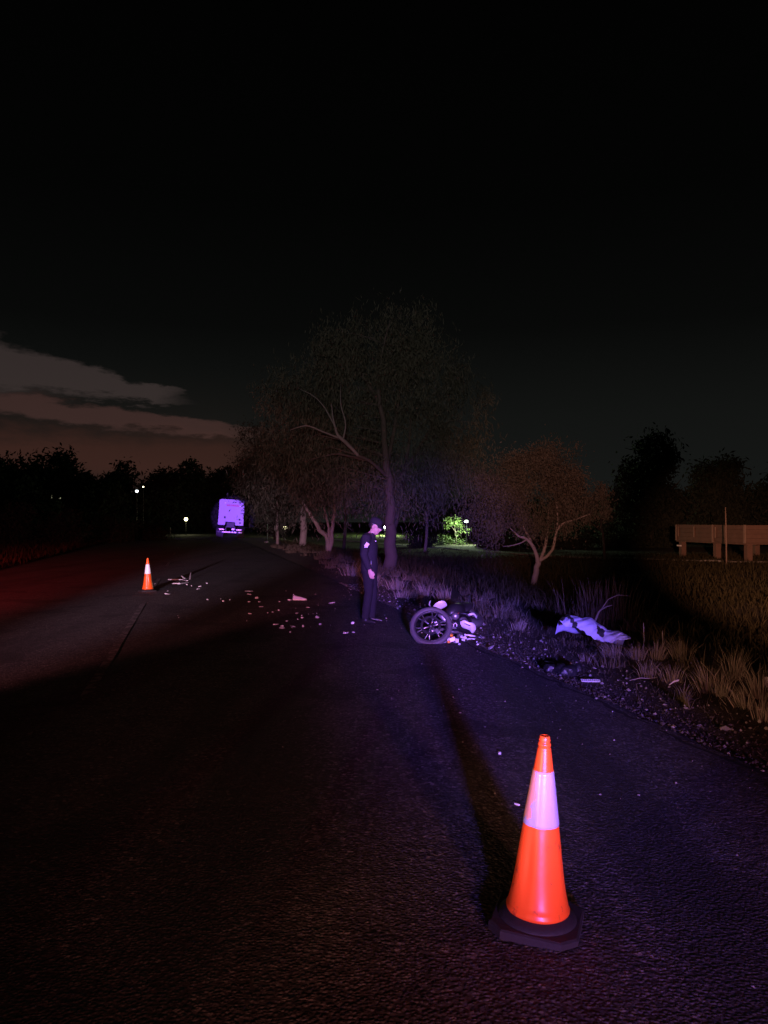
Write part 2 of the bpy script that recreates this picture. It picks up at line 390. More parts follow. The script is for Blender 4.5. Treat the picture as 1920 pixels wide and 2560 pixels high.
def park_path():
    pts = [Vector(p) for p in ((-6, 98), (1.6, 77), (11.7, 53), (22.2, 45.0), (35, 38), (60, 28))]
    # resample
    cur = []
    for a, b in zip(pts, pts[1:]):
        for k in range(10): cur.append(a.lerp(b, k / 10))
    v = []
    for i, p in enumerate(cur):
        d = (cur[min(i + 1, len(cur) - 1)] - cur[max(i - 1, 0)]).normalized(); q = Vector((-d.y, d.x))
        for w, dz in ((-.8, -.2), (-.8, .07), (.8, .07), (.8, -.2)):
            a = p + q * w; v.append((a.x, a.y, gz(p.x, p.y) + dz))
    f = [(4 * i + k, 4 * i + k + 1, 4 * i + k + 5, 4 * i + k + 4) for i in range(len(cur) - 1) for k in range(3)]
    tag(MB().add(v, f).build('path', 'path'), kind='structure')
park_path()

# ---------------------------------------------------------------- gravel, grass (nobody could count them)
rng = np.random.default_rng(5)
OCT = np.array([(1, 0, 0), (0, 1, 0), (-1, 0, 0), (0, -1, 0), (0, 0, 1), (0, 0, -1)], float)
OCF = [(0, 1, 4), (1, 2, 4), (2, 3, 4), (3, 0, 4), (1, 0, 5), (2, 1, 5), (3, 2, 5), (0, 3, 5)]
def stones(name, n, fs, ft, size, matn, up=0.):
    vs = []
    for _ in range(n):
        s, t = fs(), ft(); r = size() ; a = rng.uniform(0, 6.28)
        z = gh(s, t) if s > edge(t) + .02 else .004
        sc = np.array((rng.uniform(.7, 1.3), rng.uniform(.6, 1.1), rng.uniform(.45, .8))) * r
        p = OCT * sc * rng.uniform(.75, 1.2, (6, 1)); c, q = math.cos(a), math.sin(a)
        p = np.stack((p[:, 0] * c - p[:, 1] * q, p[:, 0] * q + p[:, 1] * c, p[:, 2]), 1)
        o = R(s, t, z + sc[2] * .45 + up); p += np.array(o)
        vs.append(p[np.array(OCF).ravel()])
    return tag(np_mesh(name, np.concatenate(vs), 3, matn), kind='stuff')
g = stones('gravel', 11000, lambda: abs(rng.normal(.15, .42)) - .08, lambda: rng.uniform(-6, 14), lambda: rng.gamma(2.2, .0026) + .0025, 'stone')
tag(g, 'grey brown gravel of the road shoulder', 'gravel')
g = stones('gravel', 420, lambda: rng.normal(.5, .4), lambda: rng.uniform(-4, 14), lambda: rng.gamma(3, .004) + .007, 'stone_pale', .004)
tag(g, 'scattered pale pebbles among the shoulder gravel', 'gravel')
g = stones('gravel', 650, lambda: -abs(rng.normal(0, 3.0)), lambda: rng.uniform(-6, 12), lambda: rng.gamma(2, .0018) + .003, 'stone_pale', .0)
tag(g, 'fine loose grit strewn over the asphalt', 'gravel')

def blades(base, h, lean, w, bend=.5):
    """curved grass blades: base (N,3), h, w (N,), lean (N,2) -> triangles"""
    n = len(base); L = np.concatenate((lean, np.zeros((n, 1))), 1)
    a = rng.uniform(0, np.pi, n); q = np.stack((np.cos(a), np.sin(a) * .6, np.zeros(n)), 1) * (w / 2)[:, None]
    up = np.array((0, 0, 1.))
    mid = base + up * (h * .55)[:, None] + L * (h * .35)[:, None]
    tip = base + up * (h * (1 - .18 * np.linalg.norm(lean, axis=1)))[:, None] + L * (h * 1.0)[:, None]
    b0, b1, m0, m1 = base - q, base + q, mid - q * .75, mid + q * .75
    return np.stack((b0, b1, m1, b0, m1, m0, m0, m1, tip), 1).reshape(-1, 3)
def grass_zone(n, fs, ft, hh, ww, leans=.35):
    s = fs(n); t = ft(n)
    b = np.array([R(a, c, gh(a, c) - .01) for a, c in zip(s, t)])
    return blades(b, hh(n), rng.normal(0, leans, (n, 2)), ww(n))
# dry strip hugging the shoulder: clumped
def clumped(n, ncl, s0, sd, t0, t1, spread):
    cs = rng.normal(s0, sd, ncl); ct = t0 + (t1 - t0) * rng.uniform(0, 1, ncl) ** 1.5; k = rng.integers(0, ncl, n)
    s = cs[k] + rng.normal(0, spread, n); t = ct[k] + rng.normal(0, spread, n)
    s = np.maximum(s, .75 + .25 * np.sin(t * 1.7)); return s, t
s_, t_ = clumped(10000, 150, 2.0, .55, -3.5, 45, .10)
b_ = np.array([R(a, c, gh(a, c) - .01) for a, c in zip(s_, t_)])
near_ = (b_[:, 0] > 2.2) & (b_[:, 0] < 3.75) & (b_[:, 1] > 9.6) & (b_[:, 1] < 11.8)
gr = np_mesh('grass', blades(b_, (rng.gamma(5, .027, len(b_)) + .03) * np.where(near_, .4, 1.0), rng.normal(0, .38, (len(b_), 2)) + (-.05, 0), rng.uniform(.006, .016, len(b_)) * (1 + np.maximum(t_, 0) * .04)), 3, 'grass')
tag(gr, 'dry straw coloured grass strip along the gravel shoulder', 'grass', kind='stuff')
v_ = grass_zone(36000, lambda n: 2.5 + rng.gamma(1.6, 3.6, n), lambda n: -5 + 62 * rng.uniform(0, 1, n) ** 1.3, lambda n: rng.gamma(4, .04, n) + .03, lambda n: rng.uniform(.010, .03, n), .5)
gr = np_mesh('grass', v_, 3, 'grass_field')
tag(gr, 'rough dark field grass beyond the dry verge', 'grass', kind='stuff')
v_ = grass_zone(30000, lambda n: 5 + 30 * rng.uniform(0, 1, n) ** .8, lambda n: 12 + 30 * rng.uniform(0, 1, n), lambda n: rng.gamma(4, .045, n) + .04, lambda n: rng.uniform(.015, .05, n), .45)
gr = np_mesh('grass', v_, 3, 'grass_field')
tag(gr, 'tall dark weeds covering the field before the path', 'grass', kind='stuff')
v_ = grass_zone(9000, lambda n: -10.4 - rng.gamma(1.5, 1.2, n), lambda n: 4 + 60 * rng.uniform(0, 1, n), lambda n: rng.gamma(4, .05, n) + .05, lambda n: rng.uniform(.015, .05, n), .4)
gr = np_mesh('grass', v_, 3, 'grass_field')
tag(gr, 'short dark grass on the far verge across the road', 'grass', kind='stuff')

v_ = grass_zone(5200, lambda n: np.clip(rng.normal(1.15, .40, n), .12, 2.6), lambda n: -4 + 26 * rng.uniform(0, 1, n), lambda n: rng.gamma(2, .022, n) + .015, lambda n: rng.uniform(.004, .009, n), .9)
gr = np_mesh('grass', v_, 3, 'grass')
tag(gr, 'flattened dead grass wisps lying over the gravel', 'grass', kind='stuff')
# individual straw tufts
def tuft(loc, n, h, spread, label, group=None, lean=(0, 0), name='grass_tuft', matn='grass_pale', w=.007):
    b = rng.normal(0, spread * .28, (n, 3)); b[:, 2] = -.012
    lv = b[:, :2] / spread * 1.1 + rng.normal(0, .16, (n, 2)) + np.array(lean)
    o = np_mesh(name, blades(b, rng.uniform(.45, 1.0, n) * h, lv, rng.uniform(.6, 1.5, n) * w), 3, matn, loc=loc)
    return tag(o, label, 'grass tuft', group)
for px, py, hpx, lb in ((1857, 1768, 95, 'widest pale straw tuft at the gravel edge with splayed blades'), (1765, 1728, 130, None), (1676, 1702, 75, None),
                        (1618, 1692, 70, None), (1530, 1645, 60, None), (1905, 1800, 120, None), (1800, 1735, 110, None), (1700, 1650, 90, None), (1835, 1700, 130, None),
                        (1895, 1740, 150, None), (1640, 1650, 80, None), (1590, 1650, 60, None), (1468, 1655, 40, 'small dark tuft below the white sheet'),
                        (1255, 1545, 55, None), (1195, 1520, 45, None), (1110, 1500, 60, None), (1060, 1490, 55, None), (990, 1475, 60, None), (1005, 1495, 40, None),
                        (1300, 1575, 55, None), (930, 1462, 55, None), (880, 1440, 60, None)):
    p = P(px, py, -.08); p.z = gz(p.x, p.y)
    tuft(p, 90 if px > 1500 else 70, hpx * .78 * p.y / FPX, .13 * p.y / 7.5, lb or 'pale dry straw tuft growing along the gravel shoulder', None if lb else 'dry tufts along the shoulder',
         lean=(rng.uniform(-.3, .3), rng.uniform(-.2, .2)), w=.0045 * p.y / 7)

# ================================================================== TREES
def nearest_on(limbs, c, rnd):
    best = None; bd = 1e9
    for pts, rads in limbs:
        n = len(pts)
        for i in range(n):
            if i < n * .35 and n > 3: continue
            d = (pts[i] - c).length + max(0, pts[i].z - c.z) * 1.5
            if d < bd: bd = d; best = (pts[i], rads[i])
    return best
def smooth_path(pts, rads, sub, jit, rnd):
    out = []; rr = []
    n = len(pts)
    for i in range(n - 1):
        p0, p1, p2, p3 = pts[max(i - 1, 0)], pts[i], pts[i + 1], pts[min(i + 2, n - 1)]
        for k in range(sub):
            t = k / sub
            q = .5 * ((2 * p1) + (p2 - p0) * t + (2 * p0 - 5 * p1 + 4 * p2 - p3) * t * t + (3 * p1 - p0 - 3 * p2 + p3) * t ** 3)
            if i + k > 0: q = q + Vector((rnd.gauss(0, jit), rnd.gauss(0, jit), 0))
            out.append(q); rr.append(rads[i] + (rads[i + 1] - rads[i]) * t)
    out.append(pts[-1]); rr.append(rads[-1]); return out, rr
def make_tree(name, label, base, limbs, crown, nclump, nleaf, leaf, bark='bark', leafm='leaf', droop=.0, seed=1, group=None, clump_r=.45, twig=.012, seg=7, cat='tree', shell=.55, twigm='bark_dark', pale=()):
    """limbs: [(points, radii)] in world space; crown: ellipsoids (centre, radii); leaf: (length, width)"""
    rnd = random.Random(seed); g = np.random.default_rng(seed); base = Vector(base)
    root = thing(name, label, cat, base, group=group)
    mb = MB(); tw = MB(); pl = MB(); L = []
    for pts, rads in limbs:
        pts = [Vector(p) - base for p in pts]
        q, r = smooth_path(pts, rads, 4, rads[0] * .12, rnd); L.append((q, r))
        (pl if len(L) - 1 in pale else mb).tube(q, r, seg)
    vols = [c[1][0] * c[1][1] * c[1][2] for c in crown]; tot = sum(vols)
    allv = []
    for (c, rad), vol in zip(crown, vols):
        c = Vector(c) - base
        for _ in range(max(2, int(nclump * vol / tot))):
            while True:
                d = Vector((rnd.uniform(-1, 1), rnd.uniform(-1, 1), rnd.uniform(-1, 1)))
                if .05 < d.length <= 1: break
            d = d.normalized() * (d.length ** shell)
            cc = c + Vector((d.x * rad[0], d.y * rad[1], d.z * rad[2]))
            p0, r0 = nearest_on(L, cc, rnd)
            mid = p0.lerp(cc, .5) + Vector((rnd.gauss(0, .08), rnd.gauss(0, .08), .10)) * (cc - p0).length
            if twig and (cc - p0).length > .2:
                r1 = min(r0 * .7, twig * (1 + 1.2 * (cc - p0).length)); tw.tube([p0, p0.lerp(mid, .6), mid, mid.lerp(cc, .6), cc], [r1, r1 * .8, r1 * .6, r1 * .4, r1 * .2], 4)
            cr = clump_r * rnd.uniform(.55, 1.35); n = int(nleaf * rnd.uniform(.5, 1.4))
            q = g.normal(0, 1, (n, 3)) * (cr, cr, cr * (.75 + droop * .5)) * .55; q[:, 2] -= np.abs(g.normal(0, droop * cr, n))
            dirv = g.normal(0, 1, (n, 3)); dirv[:, 2] -= droop * 2.2; dirv /= np.linalg.norm(dirv, axis=1)[:, None] + 1e-6
            side = np.cross(dirv, g.normal(0, 1, (n, 3))); side /= np.linalg.norm(side, axis=1)[:, None] + 1e-6
            ln = leaf[0] * g.uniform(.5, 1.4, (n, 1)); wd = leaf[1] * g.uniform(.6, 1.3, (n, 1)); o = q + np.array(cc)
            allv.append(np.stack((o, o + dirv * ln * .5 + side * wd * .5, o + dirv * ln, o + dirv * ln * .5 - side * wd * .5), 1).reshape(-1, 3))
    mb.build('trunk', bark, root, smooth=True)
    if pl.v: pl.build('pale_limb', 'bark_grey', root, smooth=True)
    if tw.v: tag(tw.build('branches', twigm, root), kind='stuff')
    if allv: np_mesh('crown', np.concatenate(allv), 4, leafm, root)
    return root
def auto_limbs(base, top, r, seed, nl=5, lean=0., start=.35, reach=.35):
    rnd = random.Random(seed); base = Vector(base); h = top - base.z
    tip = base + Vector((lean * h, rnd.gauss(0, .04) * h, h * .93))
    tr = [base - Vector((0, 0, .15)), base.lerp(tip, .3) + Vector((rnd.gauss(0, .02) * h, 0, 0)), base.lerp(tip, .65) + Vector((rnd.gauss(0, .03) * h, 0, 0)), tip]
    out = [(tr, [r, r * .8, r * .5, r * .12])]
    for i in range(nl):
        f = start + (.85 - start) * (i + rnd.random() * .6) / nl; p = base.lerp(tip, f); a = rnd.uniform(0, 6.28); q = reach * h * (1.15 - f)
        e = p + Vector((math.cos(a) * q, math.sin(a) * q, q * rnd.uniform(.5, 1.0)))
        out.append(([p, p.lerp(e, .5) - Vector((0, 0, q * .08)), e], [r * .45 * (1.2 - f), r * .28, r * .08]))
    return out

# the big drooping tree behind the officer
def big_tree():
    d = 27.0; b = D(975, 1440, d); b.z = gz(b.x, b.y)
    q = lambda px, py, dd=0: D(px, py, d + dd)
    limbs = [([b - Vector((0, 0, .2)), q(977, 1330), q(972, 1230), q(962, 1110), q(950, 980), q(940, 850, .4)], [.26, .20, .15, .11, .07, .02]),
             ([q(968, 1190), q(945, 1170, -.4), q(920, 1150, -.7), q(893, 1138, -1)], [.075, .06, .055, .05]),
             ([q(895, 1139, -1), q(880, 1122, -1.05), q(862, 1104, -1.2), q(845, 1088, -1.3), q(835, 1060, -1.4), q(828, 1010, -1.6)], [.052, .060, .066, .05, .033, .010]),
             ([q(850, 1096, -1.2), q(805, 1078, -1.6), q(765, 1064, -1.8), q(725, 1075, -2)], [.036, .026, .02, .007]),
             ([q(856, 1100, -1.2), q(864, 1060, -1.1), q(852, 1010, -1.2), q(852, 960, -1.2)], [.034, .024, .018, .006]),
             ([q(838, 1068, -1.4), q(812, 1020, -1.3), q(784, 990, -1.5), q(745, 970, -1.6)], [.024, .018, .014, .005]),
             ([q(972, 1250), q(1010, 1180, .8), q(1060, 1100, 1.4), q(1085, 1050, 1.8), q(1100, 980, 2)], [.10, .08, .06, .045, .014]),
             ([q(965, 1160), q(985, 1080, .6), q(1000, 980, .9), q(1020, 880, 1)], [.09, .07, .05, .014]),
             ([q(950, 1010), q(900, 930, .6), q(850, 870, 1), q(800, 850, 1)], [.07, .055, .035, .01]),
             ([q(944, 940), q(960, 860, -.6), q(975, 800, -.8)], [.05, .035, .01]),
             ([q(978, 1340, .2), q(1000, 1250, .9), q(1018, 1140, 1.2), q(1030, 1020, 1.4)], [.12, .10, .07, .02])]
    e = lambda px, py, rx, ry, dd=0: (q(px, py, dd), (rx * d / FPX, rx * d / FPX * .8, ry * d / FPX))
    crown = [e(930, 885, 120, 105), e(800, 960, 110, 95, .5), e(1060, 930, 110, 120, .8), e(725, 1060, 90, 85, .8), e(1130, 1075, 80, 90, 1), e(900, 1060, 130, 80, 1.6), e(985, 1170, 130, 70, .6), e(860, 820, 60, 50, .3), e(1010, 800, 55, 40, .2), e(690, 960, 45, 50), e(1190, 1000, 40, 60, .6), e(800, 1180, 90, 70, .8), e(1130, 1190, 60, 60, .9)]
    return make_tree('drooping_tree', 'tallest wispy tree with a pale forked limb rising behind the person', b, limbs, crown, 165, 330, (.22, .034), 'bark_dark', 'leaf', .95, 11, clump_r=.56, twig=.006, seg=9, pale=(2, 3, 4, 5))
big_tree()

def orchard_tree():                      # low spreading tree on the field, warm lit
    d = 28.0; b = D(1335, 1470, d); b.z = gz(b.x, b.y)
    q = lambda px, py, dd=0: D(px, py, d + dd)
    limbs = [([b - Vector((0, 0, .15)), q(1334, 1460), q(1341, 1425), q(1346, 1405)], [.14, .12, .105, .105]),
             ([q(1345, 1408), q(1339, 1380, -.1), q(1330, 1362, -.2), q(1312, 1345, -.3), q(1296, 1340, -.4), q(1275, 1320, -.4)], [.085, .07, .06, .05, .035, .01]),
             ([q(1316, 1350, -.3), q(1300, 1358, -.5), q(1278, 1364, -.7), q(1258, 1366, -.9)], [.03, .022, .018, .006]),
             ([q(1330, 1362, -.2), q(1318, 1335, .1), q(1310, 1320, .2), q(1290, 1270, .2)], [.05, .04, .03, .01]),
             ([q(1347, 1404), q(1357, 1385, .1), q(1364, 1360, .2), q(1368, 1335, .3), q(1372, 1270, .3)], [.07, .06, .055, .04, .01]),
             ([q(1349, 1402), q(1370, 1388), q(1382, 1370, -.2), q(1388, 1345, -.3), q(1395, 1322, -.4), q(1410, 1308, -.4), q(1440, 1298, -.5), q(1475, 1285, -.5)], [.06, .055, .05, .045, .04, .035, .025, .008]),
             ([q(1388, 1340, -.3), q(1394, 1300, 0), q(1390, 1240, .2)], [.035, .028, .01])]
    e = lambda px, py, rx, ry, dd=0: (q(px, py, dd), (rx * d / FPX, rx * d / FPX * .85, ry * d / FPX))
    crown = [e(1340, 1215, 130, 95), e(1230, 1255, 80, 75, -.4), e(1222, 1290, 42, 55, -.5), e(1440, 1225, 75, 75, .2), e(1380, 1150, 60, 55, .3), e(1290, 1180, 90, 60), e(1490, 1265, 28, 38, .2), e(1385, 1118, 34, 26, .2), e(1240, 1185, 50, 40), e(1190, 1240, 42, 40, -.3), e(1235, 1322, 48, 26, -.5), e(1330, 1300, 60, 30, -.8), e(1430, 1290, 50, 24, -.4)]
    return make_tree('spreading_tree', 'low spreading tree with bare forked trunk, reddish lit, standing in the field', b, limbs, crown, 150, 250, (.11, .036), 'bark', 'leaf_warm', .6, 23, clump_r=.38, twig=.005, seg=8)
orchard_tree()

def px_tree(name, label, px, base_y, d, top_y, half_w, seed, lower=.35, r=.12, nclump=60, nleaf=60, leaf=(.2, .03), bark='bark_dark', leafm='leaf', droop=.5, lean=0., group=None, clump_r=.6, nl=5, shape=1.0, twig=.012):
    b = D(px, base_y, d); b.z = gz(b.x, b.y); top = H - (top_y - HOR) * d / FPX; h = top - b.z; w = half_w * d / FPX
    limbs = auto_limbs(b, top, r, seed, nl, lean, max(.25, lower - .05))
    rnd = random.Random(seed * 7); crown = []
    for k in range(4):
        f = (k + .5) / 4; zc = b.z + h * (lower + (1 - lower) * f * .93); ww = w * (1 - shape * .55 * abs(f - .35)) * rnd.uniform(.75, 1.1)
        crown.append((Vector((b.x + lean * h * (lower + (1 - lower) * f) + rnd.gauss(0, .18) * w, b.y + rnd.gauss(0, .15) * w, zc)), (ww, ww * .8, h * (1 - lower) * .2)))
    return make_tree(name, label, b, limbs, crown, nclump, nleaf, leaf, bark, leafm, droop, seed, group, clump_r, twig * .7)

def vee_tree():
    d = 42.; b = D(762 + 60, 1372, d); b.z = gz(b.x, b.y); q = lambda px, py, dd=0: D(px, py, d + dd)
    limbs = [([b - Vector((0, 0, .2)), q(818, 1345), q(800, 1325), q(785, 1300), q(768, 1275), q(742, 1240), q(700, 1190)], [.17, .14, .12, .1, .09, .07, .02]),
             ([b - Vector((0, 0, .2)), q(828, 1345), q(832, 1310), q(836, 1270), q(838, 1200)], [.15, .12, .1, .08, .02]),
             ([q(820, 1350), q(822, 1320), q(815, 1290), q(800, 1230)], [.09, .07, .06, .02])]
    crown = [(q(720, 1150), (1.9, 1.5, 1.5)), (q(800, 1190), (1.6, 1.4, 1.2)), (q(660, 1180), (1.5, 1.3, 1.4))]
    make_tree('forked_tree', 'pale trunked tree forking in a wide vee from its base beside the road', b, limbs, crown, 130, 110, (.22, .05), 'bark', 'leaf', .6, 31, clump_r=.55, twig=.012)
vee_tree()
px_tree('roadside_tree', 'slim tree with thick pinkish trunk between the truck and the vee shaped tree', 757, 1362, 52, 1010, 105, 41, .30, .26, 120, 110, (.26, .06), 'bark', 'leaf', .6)
px_tree('roadside_tree', 'leafy roadside tree with two thin stems near the parked truck', 694, 1360, 56, 1050, 95, 42, .25, .12, 120, 110, (.26, .06), 'bark', 'leaf', .6)
px_tree('roadside_tree', 'bushy tree overhanging the right side of the parked truck', 686, 1352, 70, 1110, 50, 43, .16, .12, 110, 110, (.28, .07), 'bark_dark', 'leaf', .5)
px_tree('roadside_tree', 'dark leafy tree standing behind the slim pinkish trunk', 860, 1352, 62, 1020, 110, 44, .30, .16, 120, 110, (.28, .06), 'bark_dark', 'leaf', .5)
px_tree('field_tree', 'thin straight tree between the person and the lit green tree', 1062, 1362, 60, 1120, 70, 45, .35, .14, 60, 55, (.26, .04), 'bark', 'leaf_far', .5)
px_tree('field_tree', 'slim dark tree with hanging branches close behind the low spreading tree', 1512, 1385, 47, 1215, 24, 46, .45, .10, 22, 45, (.18, .03), 'bark_dark', 'leaf_far', .7)
px_tree('field_tree', 'dark round tree standing behind the lit green tree', 1085, 1355, 92, 1170, 90, 47, .10, .2, 80, 45, (.45, .12), 'bark_dark', 'leaf_far', .2, clump_r=1.3)
# black silhouettes on the right
px_tree('silhouette_tree', 'tallest black tree in the right tree line, broad at its foot', 1625, 1385, 70, 1085, 85, 51, .06, .25, 200, 110, (.45, .18), 'bark_dark', 'leaf_far', .4, clump_r=.9)
px_tree('silhouette_tree', 'black tree standing behind the raised timber platform', 1795, 1385, 74, 1140, 75, 52, .08, .25, 180, 110, (.45, .18), 'bark_dark', 'leaf_far', .4, clump_r=.9)
LBL = 'black silhouette tree in the tree line behind the field'; GRP = 'trees behind the field'
for i, (px, top, hw, d) in enumerate(((1900, 1215, 75, 78), (1560, 1250, 60, 82), (1700, 1240, 60, 84), (1470, 1260, 60, 86), (1260, 1250, 90, 95), (1180, 1240, 70, 100), (1390, 1255, 70, 92), (1975, 1170, 70, 80))):
    px_tree('silhouette_tree', LBL, px, 1372, d, top, hw, 60 + i, .03, .2, 120, 80, (.6, .25), 'bark_dark', 'leaf_far', .2, group=GRP, clump_r=1.1, nl=3)
LBL = 'black silhouette tree of the tree line across the road'; GRP = 'tree line across the road'
for i, (px, top, hw, d, shp) in enumerate(((20, 1140, 75, 96, .7), (120, 1132, 65, 100, .6), (205, 1190, 60, 104, .7), (298, 1152, 36, 104, 1.7), (375, 1188, 55, 108, .7), (430, 1182, 45, 112, .8), (490, 1158, 42, 104, 1.7), (540, 1185, 50, 106, .8), (590, 1175, 60, 110, .8), (-70, 1150, 80, 92, .7), (250, 1215, 60, 96, .6), (400, 1230, 70, 100, .6), (60, 1220, 80, 86, .6))):
    px_tree('silhouette_tree', 'pointed black tree rising above the tree line across the road' if shp > 1.5 else LBL, px, 1335, d, top, hw, 80 + i, .02, .25, 150, 90, (.65, .28), 'bark_dark', 'leaf_far', .15, group=GRP, clump_r=1.15, nl=3, shape=shp)
LBL = 'dark low bush on the far roadside verge'; GRP = 'bushes on the far verge'
for i, (px, by, top, hw, d) in enumerate(((30, 1380, 1265, 70, 46), (150, 1370, 1275, 75, 50), (280, 1355, 1285, 60, 58), (370, 1348, 1300, 45, 66))):
    px_tree('roadside_bush', LBL, px, by, d, top, hw, 120 + i, .02, .08, 70, 60, (.22, .07), 'bark_dark', 'leaf_far', .2, group=GRP, clump_r=.6, nl=4)

LBL = 'black low bush added beyond the path to screen lit ground'; GRP = 'added screening bushes beyond the path'
for i, (px, top, hw) in enumerate(((1235, 1335, 50), (1330, 1342, 60), (1430, 1338, 55), (1545, 1340, 60), (1650, 1345, 55), (1055, 1348, 30))):
    px_tree('screen_bush', LBL, px, 1372, 70, top, hw, 160 + i, .02, .06, 50, 60, (.3, .12), 'bark_dark', 'leaf_far', .2, group=GRP, clump_r=.6, nl=3)  # bushes added to hide the lamp-lit ground behind them

# bush of dry stalks and the pale stick by the sheet
def stalk_bush():
    b = P(1500, 1560, -.25); b.y = 13.2; b.x = (1510 - 960) * 13.2 / FPX; b.z = gz(b.x, b.y)
    root = thing('dry_bush', 'tall brown dry stalks rising in the field behind the white sheet', 'bush', b)
    n = 260; q = rng.normal(0, .22, (n, 3)) * (1.5, .8, 0)
    st_ = np_mesh('stalks', blades(q, rng.uniform(.35, .95, n), q[:, :2] * .25 + rng.normal(0, .12, (n, 2)), rng.uniform(.006, .013, n)), 3, 'grass', root); tag(st_, kind='stuff')
stalk_bush()
mb = MB(); mb.tube([D(1487, 1552, 12.2), D(1496, 1530, 12.2), D(1503, 1523, 12.2), D(1517, 1516, 12.1), D(1530, 1513, 12.0)], [.016, .014, .012, .009, .003], 6)
mb.tube([D(1503, 1523, 12.2), D(1520, 1498, 12.3), D(1545, 1487, 12.3), D(1575, 1490, 12.3)], [.008, .006, .004, .002], 5)
mb.tube([D(1487, 1552, 12.2), D(1480, 1590, 12.2)], [.016, .018], 6)
tag(mb.build('dead_branch', 'stick', smooth=True), 'bleached forked dead branch sticking up behind the white sheet', 'branch')
for px, top in ((1606, 1556), (1653, 1575), (1700, 1600)):
    p = P(px, 1650, -.1); p.z = gz(p.x, p.y); t = D(px + 2, top, p.y)
    mb = MB(); mb.tube([p - Vector((0, 0, .03)), p.lerp(t, .5) + Vector((.01, 0, 0)), t.lerp(p, .1), t], [.004, .003, .007, .002], 5)
    tag(mb.build('seed_stalk', 'grass_pale', smooth=True), 'lone upright seed head stalk above the dry verge grass', 'grass stem', 'tall seed stalks')

# ================================================================== RAISED TIMBER PLATFORM, FAR RIGHT
def platform():
    A, B = Vector((19.7, 52., 0)), Vector((21.1, 45., 0)); u = (A - B).normalized(); w = Vector((-u.y, u.x, 0)) * -1
    if w.x < 0: w = -w
    Lw, Z0, Z1 = 7.14, .35, 1.40; Wd = 6.5
    g0 = gz(B.x, B.y)
    root = thing('timber_platform', 'brown timber panelled platform raised on square piers beyond the field', 'platform', (B.x, B.y, g0))
    loc = lambda p, z: Vector((p.x - B.x, p.y - B.y, z - g0))
    up = Vector((0, 0, 1))
    def slab(name, p0, p1, z0, z1, th, m, n):
        d = (p1 - p0); ln = d.length; d.normalize()
        mb = MB(); mb.prism([(0, 0), (ln, 0), (ln, z1 - z0), (0, z1 - z0)], loc(p0, z0), d, up, n * th); return mb.build(name, m, root)
    nA = -w                                          # outward of face A-B
    for a, b in ((0.05, 3.0), (3.15, 7.09)):
        h0 = Z0
        for k in range(4):
            slab('panel_board', B + u * a, B + u * b, Z0 + .004 + k * .262, Z0 + (k + 1) * .262 - .004, .05, 'timber', -nA)
    for k in range(4): slab('panel_board', B + w * .10, B + w * (Wd - .1), Z0 + .004 + k * .262, Z0 + (k + 1) * .262 - .004, .05, 'timber', u)
    for a, hh in ((.0, 1.06), (3.03, 1.05), (7.0, 1.04)):
        slab('corner_post', B + u * a + nA * .04, B + u * (a + .12) + nA * .04, Z0 - .02, Z0 + hh, .12, 'timber_pale', -nA)
    for a in (1.75, 2.75, 5.0, 6.75): slab('batten', B + u * a + nA * .03, B + u * (a + .10) + nA * .03, Z0 + .25, Z1 - .12, .03, 'timber_pale', -nA)
    slab('corner_post', B + w * 3.2 - u * .03, B + w * 3.35 - u * .03, Z0, Z1, .1, 'timber_pale', u)
    mb = MB(); mb.prism([(0, 0), (Lw, 0), (Lw, Wd), (0, Wd)], loc(B + w * .06 + u * .02, Z0 - .10), u, w, up * .09); mb.build('deck', 'timber', root)
    for a, b in ((.25, .4), (3.2, .4), (6.8, .3), (.3, 5.8), (6.7, 5.8)):
        c = B + u * a + w * b; mb = MB(); mb.box(loc(c, (Z0 - .1 + gz(c.x, c.y) - .3) / 2), (.34, .34, Z0 - .1 - gz(c.x, c.y) + .3), Matrix.Rotation(math.atan2(u.y, u.x), 3, 'Z'), bev=.02); mb.build('pier', 'timber', root)
    for k in (0, .28):
        c = B + u * (6.72 + k) + w * .10 ; mb = MB(); mb.box(loc(c, -.02), (.14, .14, .10), Matrix.Rotation(math.atan2(u.y, u.x), 3, 'Z'), bev=.02); mb.build('reflector_plate', 'reflector', root)
platform()
p = D(1816, 1408, 43.0); p.z = gz(p.x, p.y)
mb = MB(); mb.tube([(0, 0, -.2), (-.02, 0, 1.6), (-.05, 0, 3.25)], [.045, .04, .03], 8)
tag(mb.build('thin_post', 'timber_pale', loc=p, smooth=True), 'thin upright post standing in front of the timber platform', 'post')

# ================================================================== LAMPS, HOUSE LIGHTS
def lamp_post(label, top, ground_z, globe_r, matn, watts, col, group=None):
    root = thing('lamp_post', label, 'lamp post', (top.x, top.y, ground_z), group=group); h = top.z - ground_z
    mb = MB(); mb.tube([(0, 0, -.2), (0, 0, h - globe_r * .8)], [.045, .03], 8); mb.box((0, 0, .05), (.22, .22, .12), bev=.01); mb.build('pole', 'black_plastic', root)
    mb = MB(); mb.ball((0, 0, h), globe_r); g_ = mb.build('globe', matn, root, smooth=True)
    mb = MB(); mb.lathe([(globe_r * .55, h + globe_r * .75), (globe_r * .7, h + globe_r * .95), (.03, h + globe_r * 1.25)], 14); mb.build('cap', 'dark_metal', root)
    if watts:
        l = bpy.data.lights.new('lamp_bulb', 'POINT'); l.energy = watts; l.color = col; l.shadow_soft_size = globe_r
        o = bpy.data.objects.new('lamp_bulb', l); COL.objects.link(o); o.location = (top.x, top.y - globe_r * 1.6, top.z - globe_r * .2); o['kind'] = 'helper'
    return root
t = D(1166, 1304, 78); lamp_post('park lamp post with a glowing white globe beside the lit green tree', t, gz(t.x, t.y), .20, 'lamp_green', 1700, (.75, 1.0, .62))
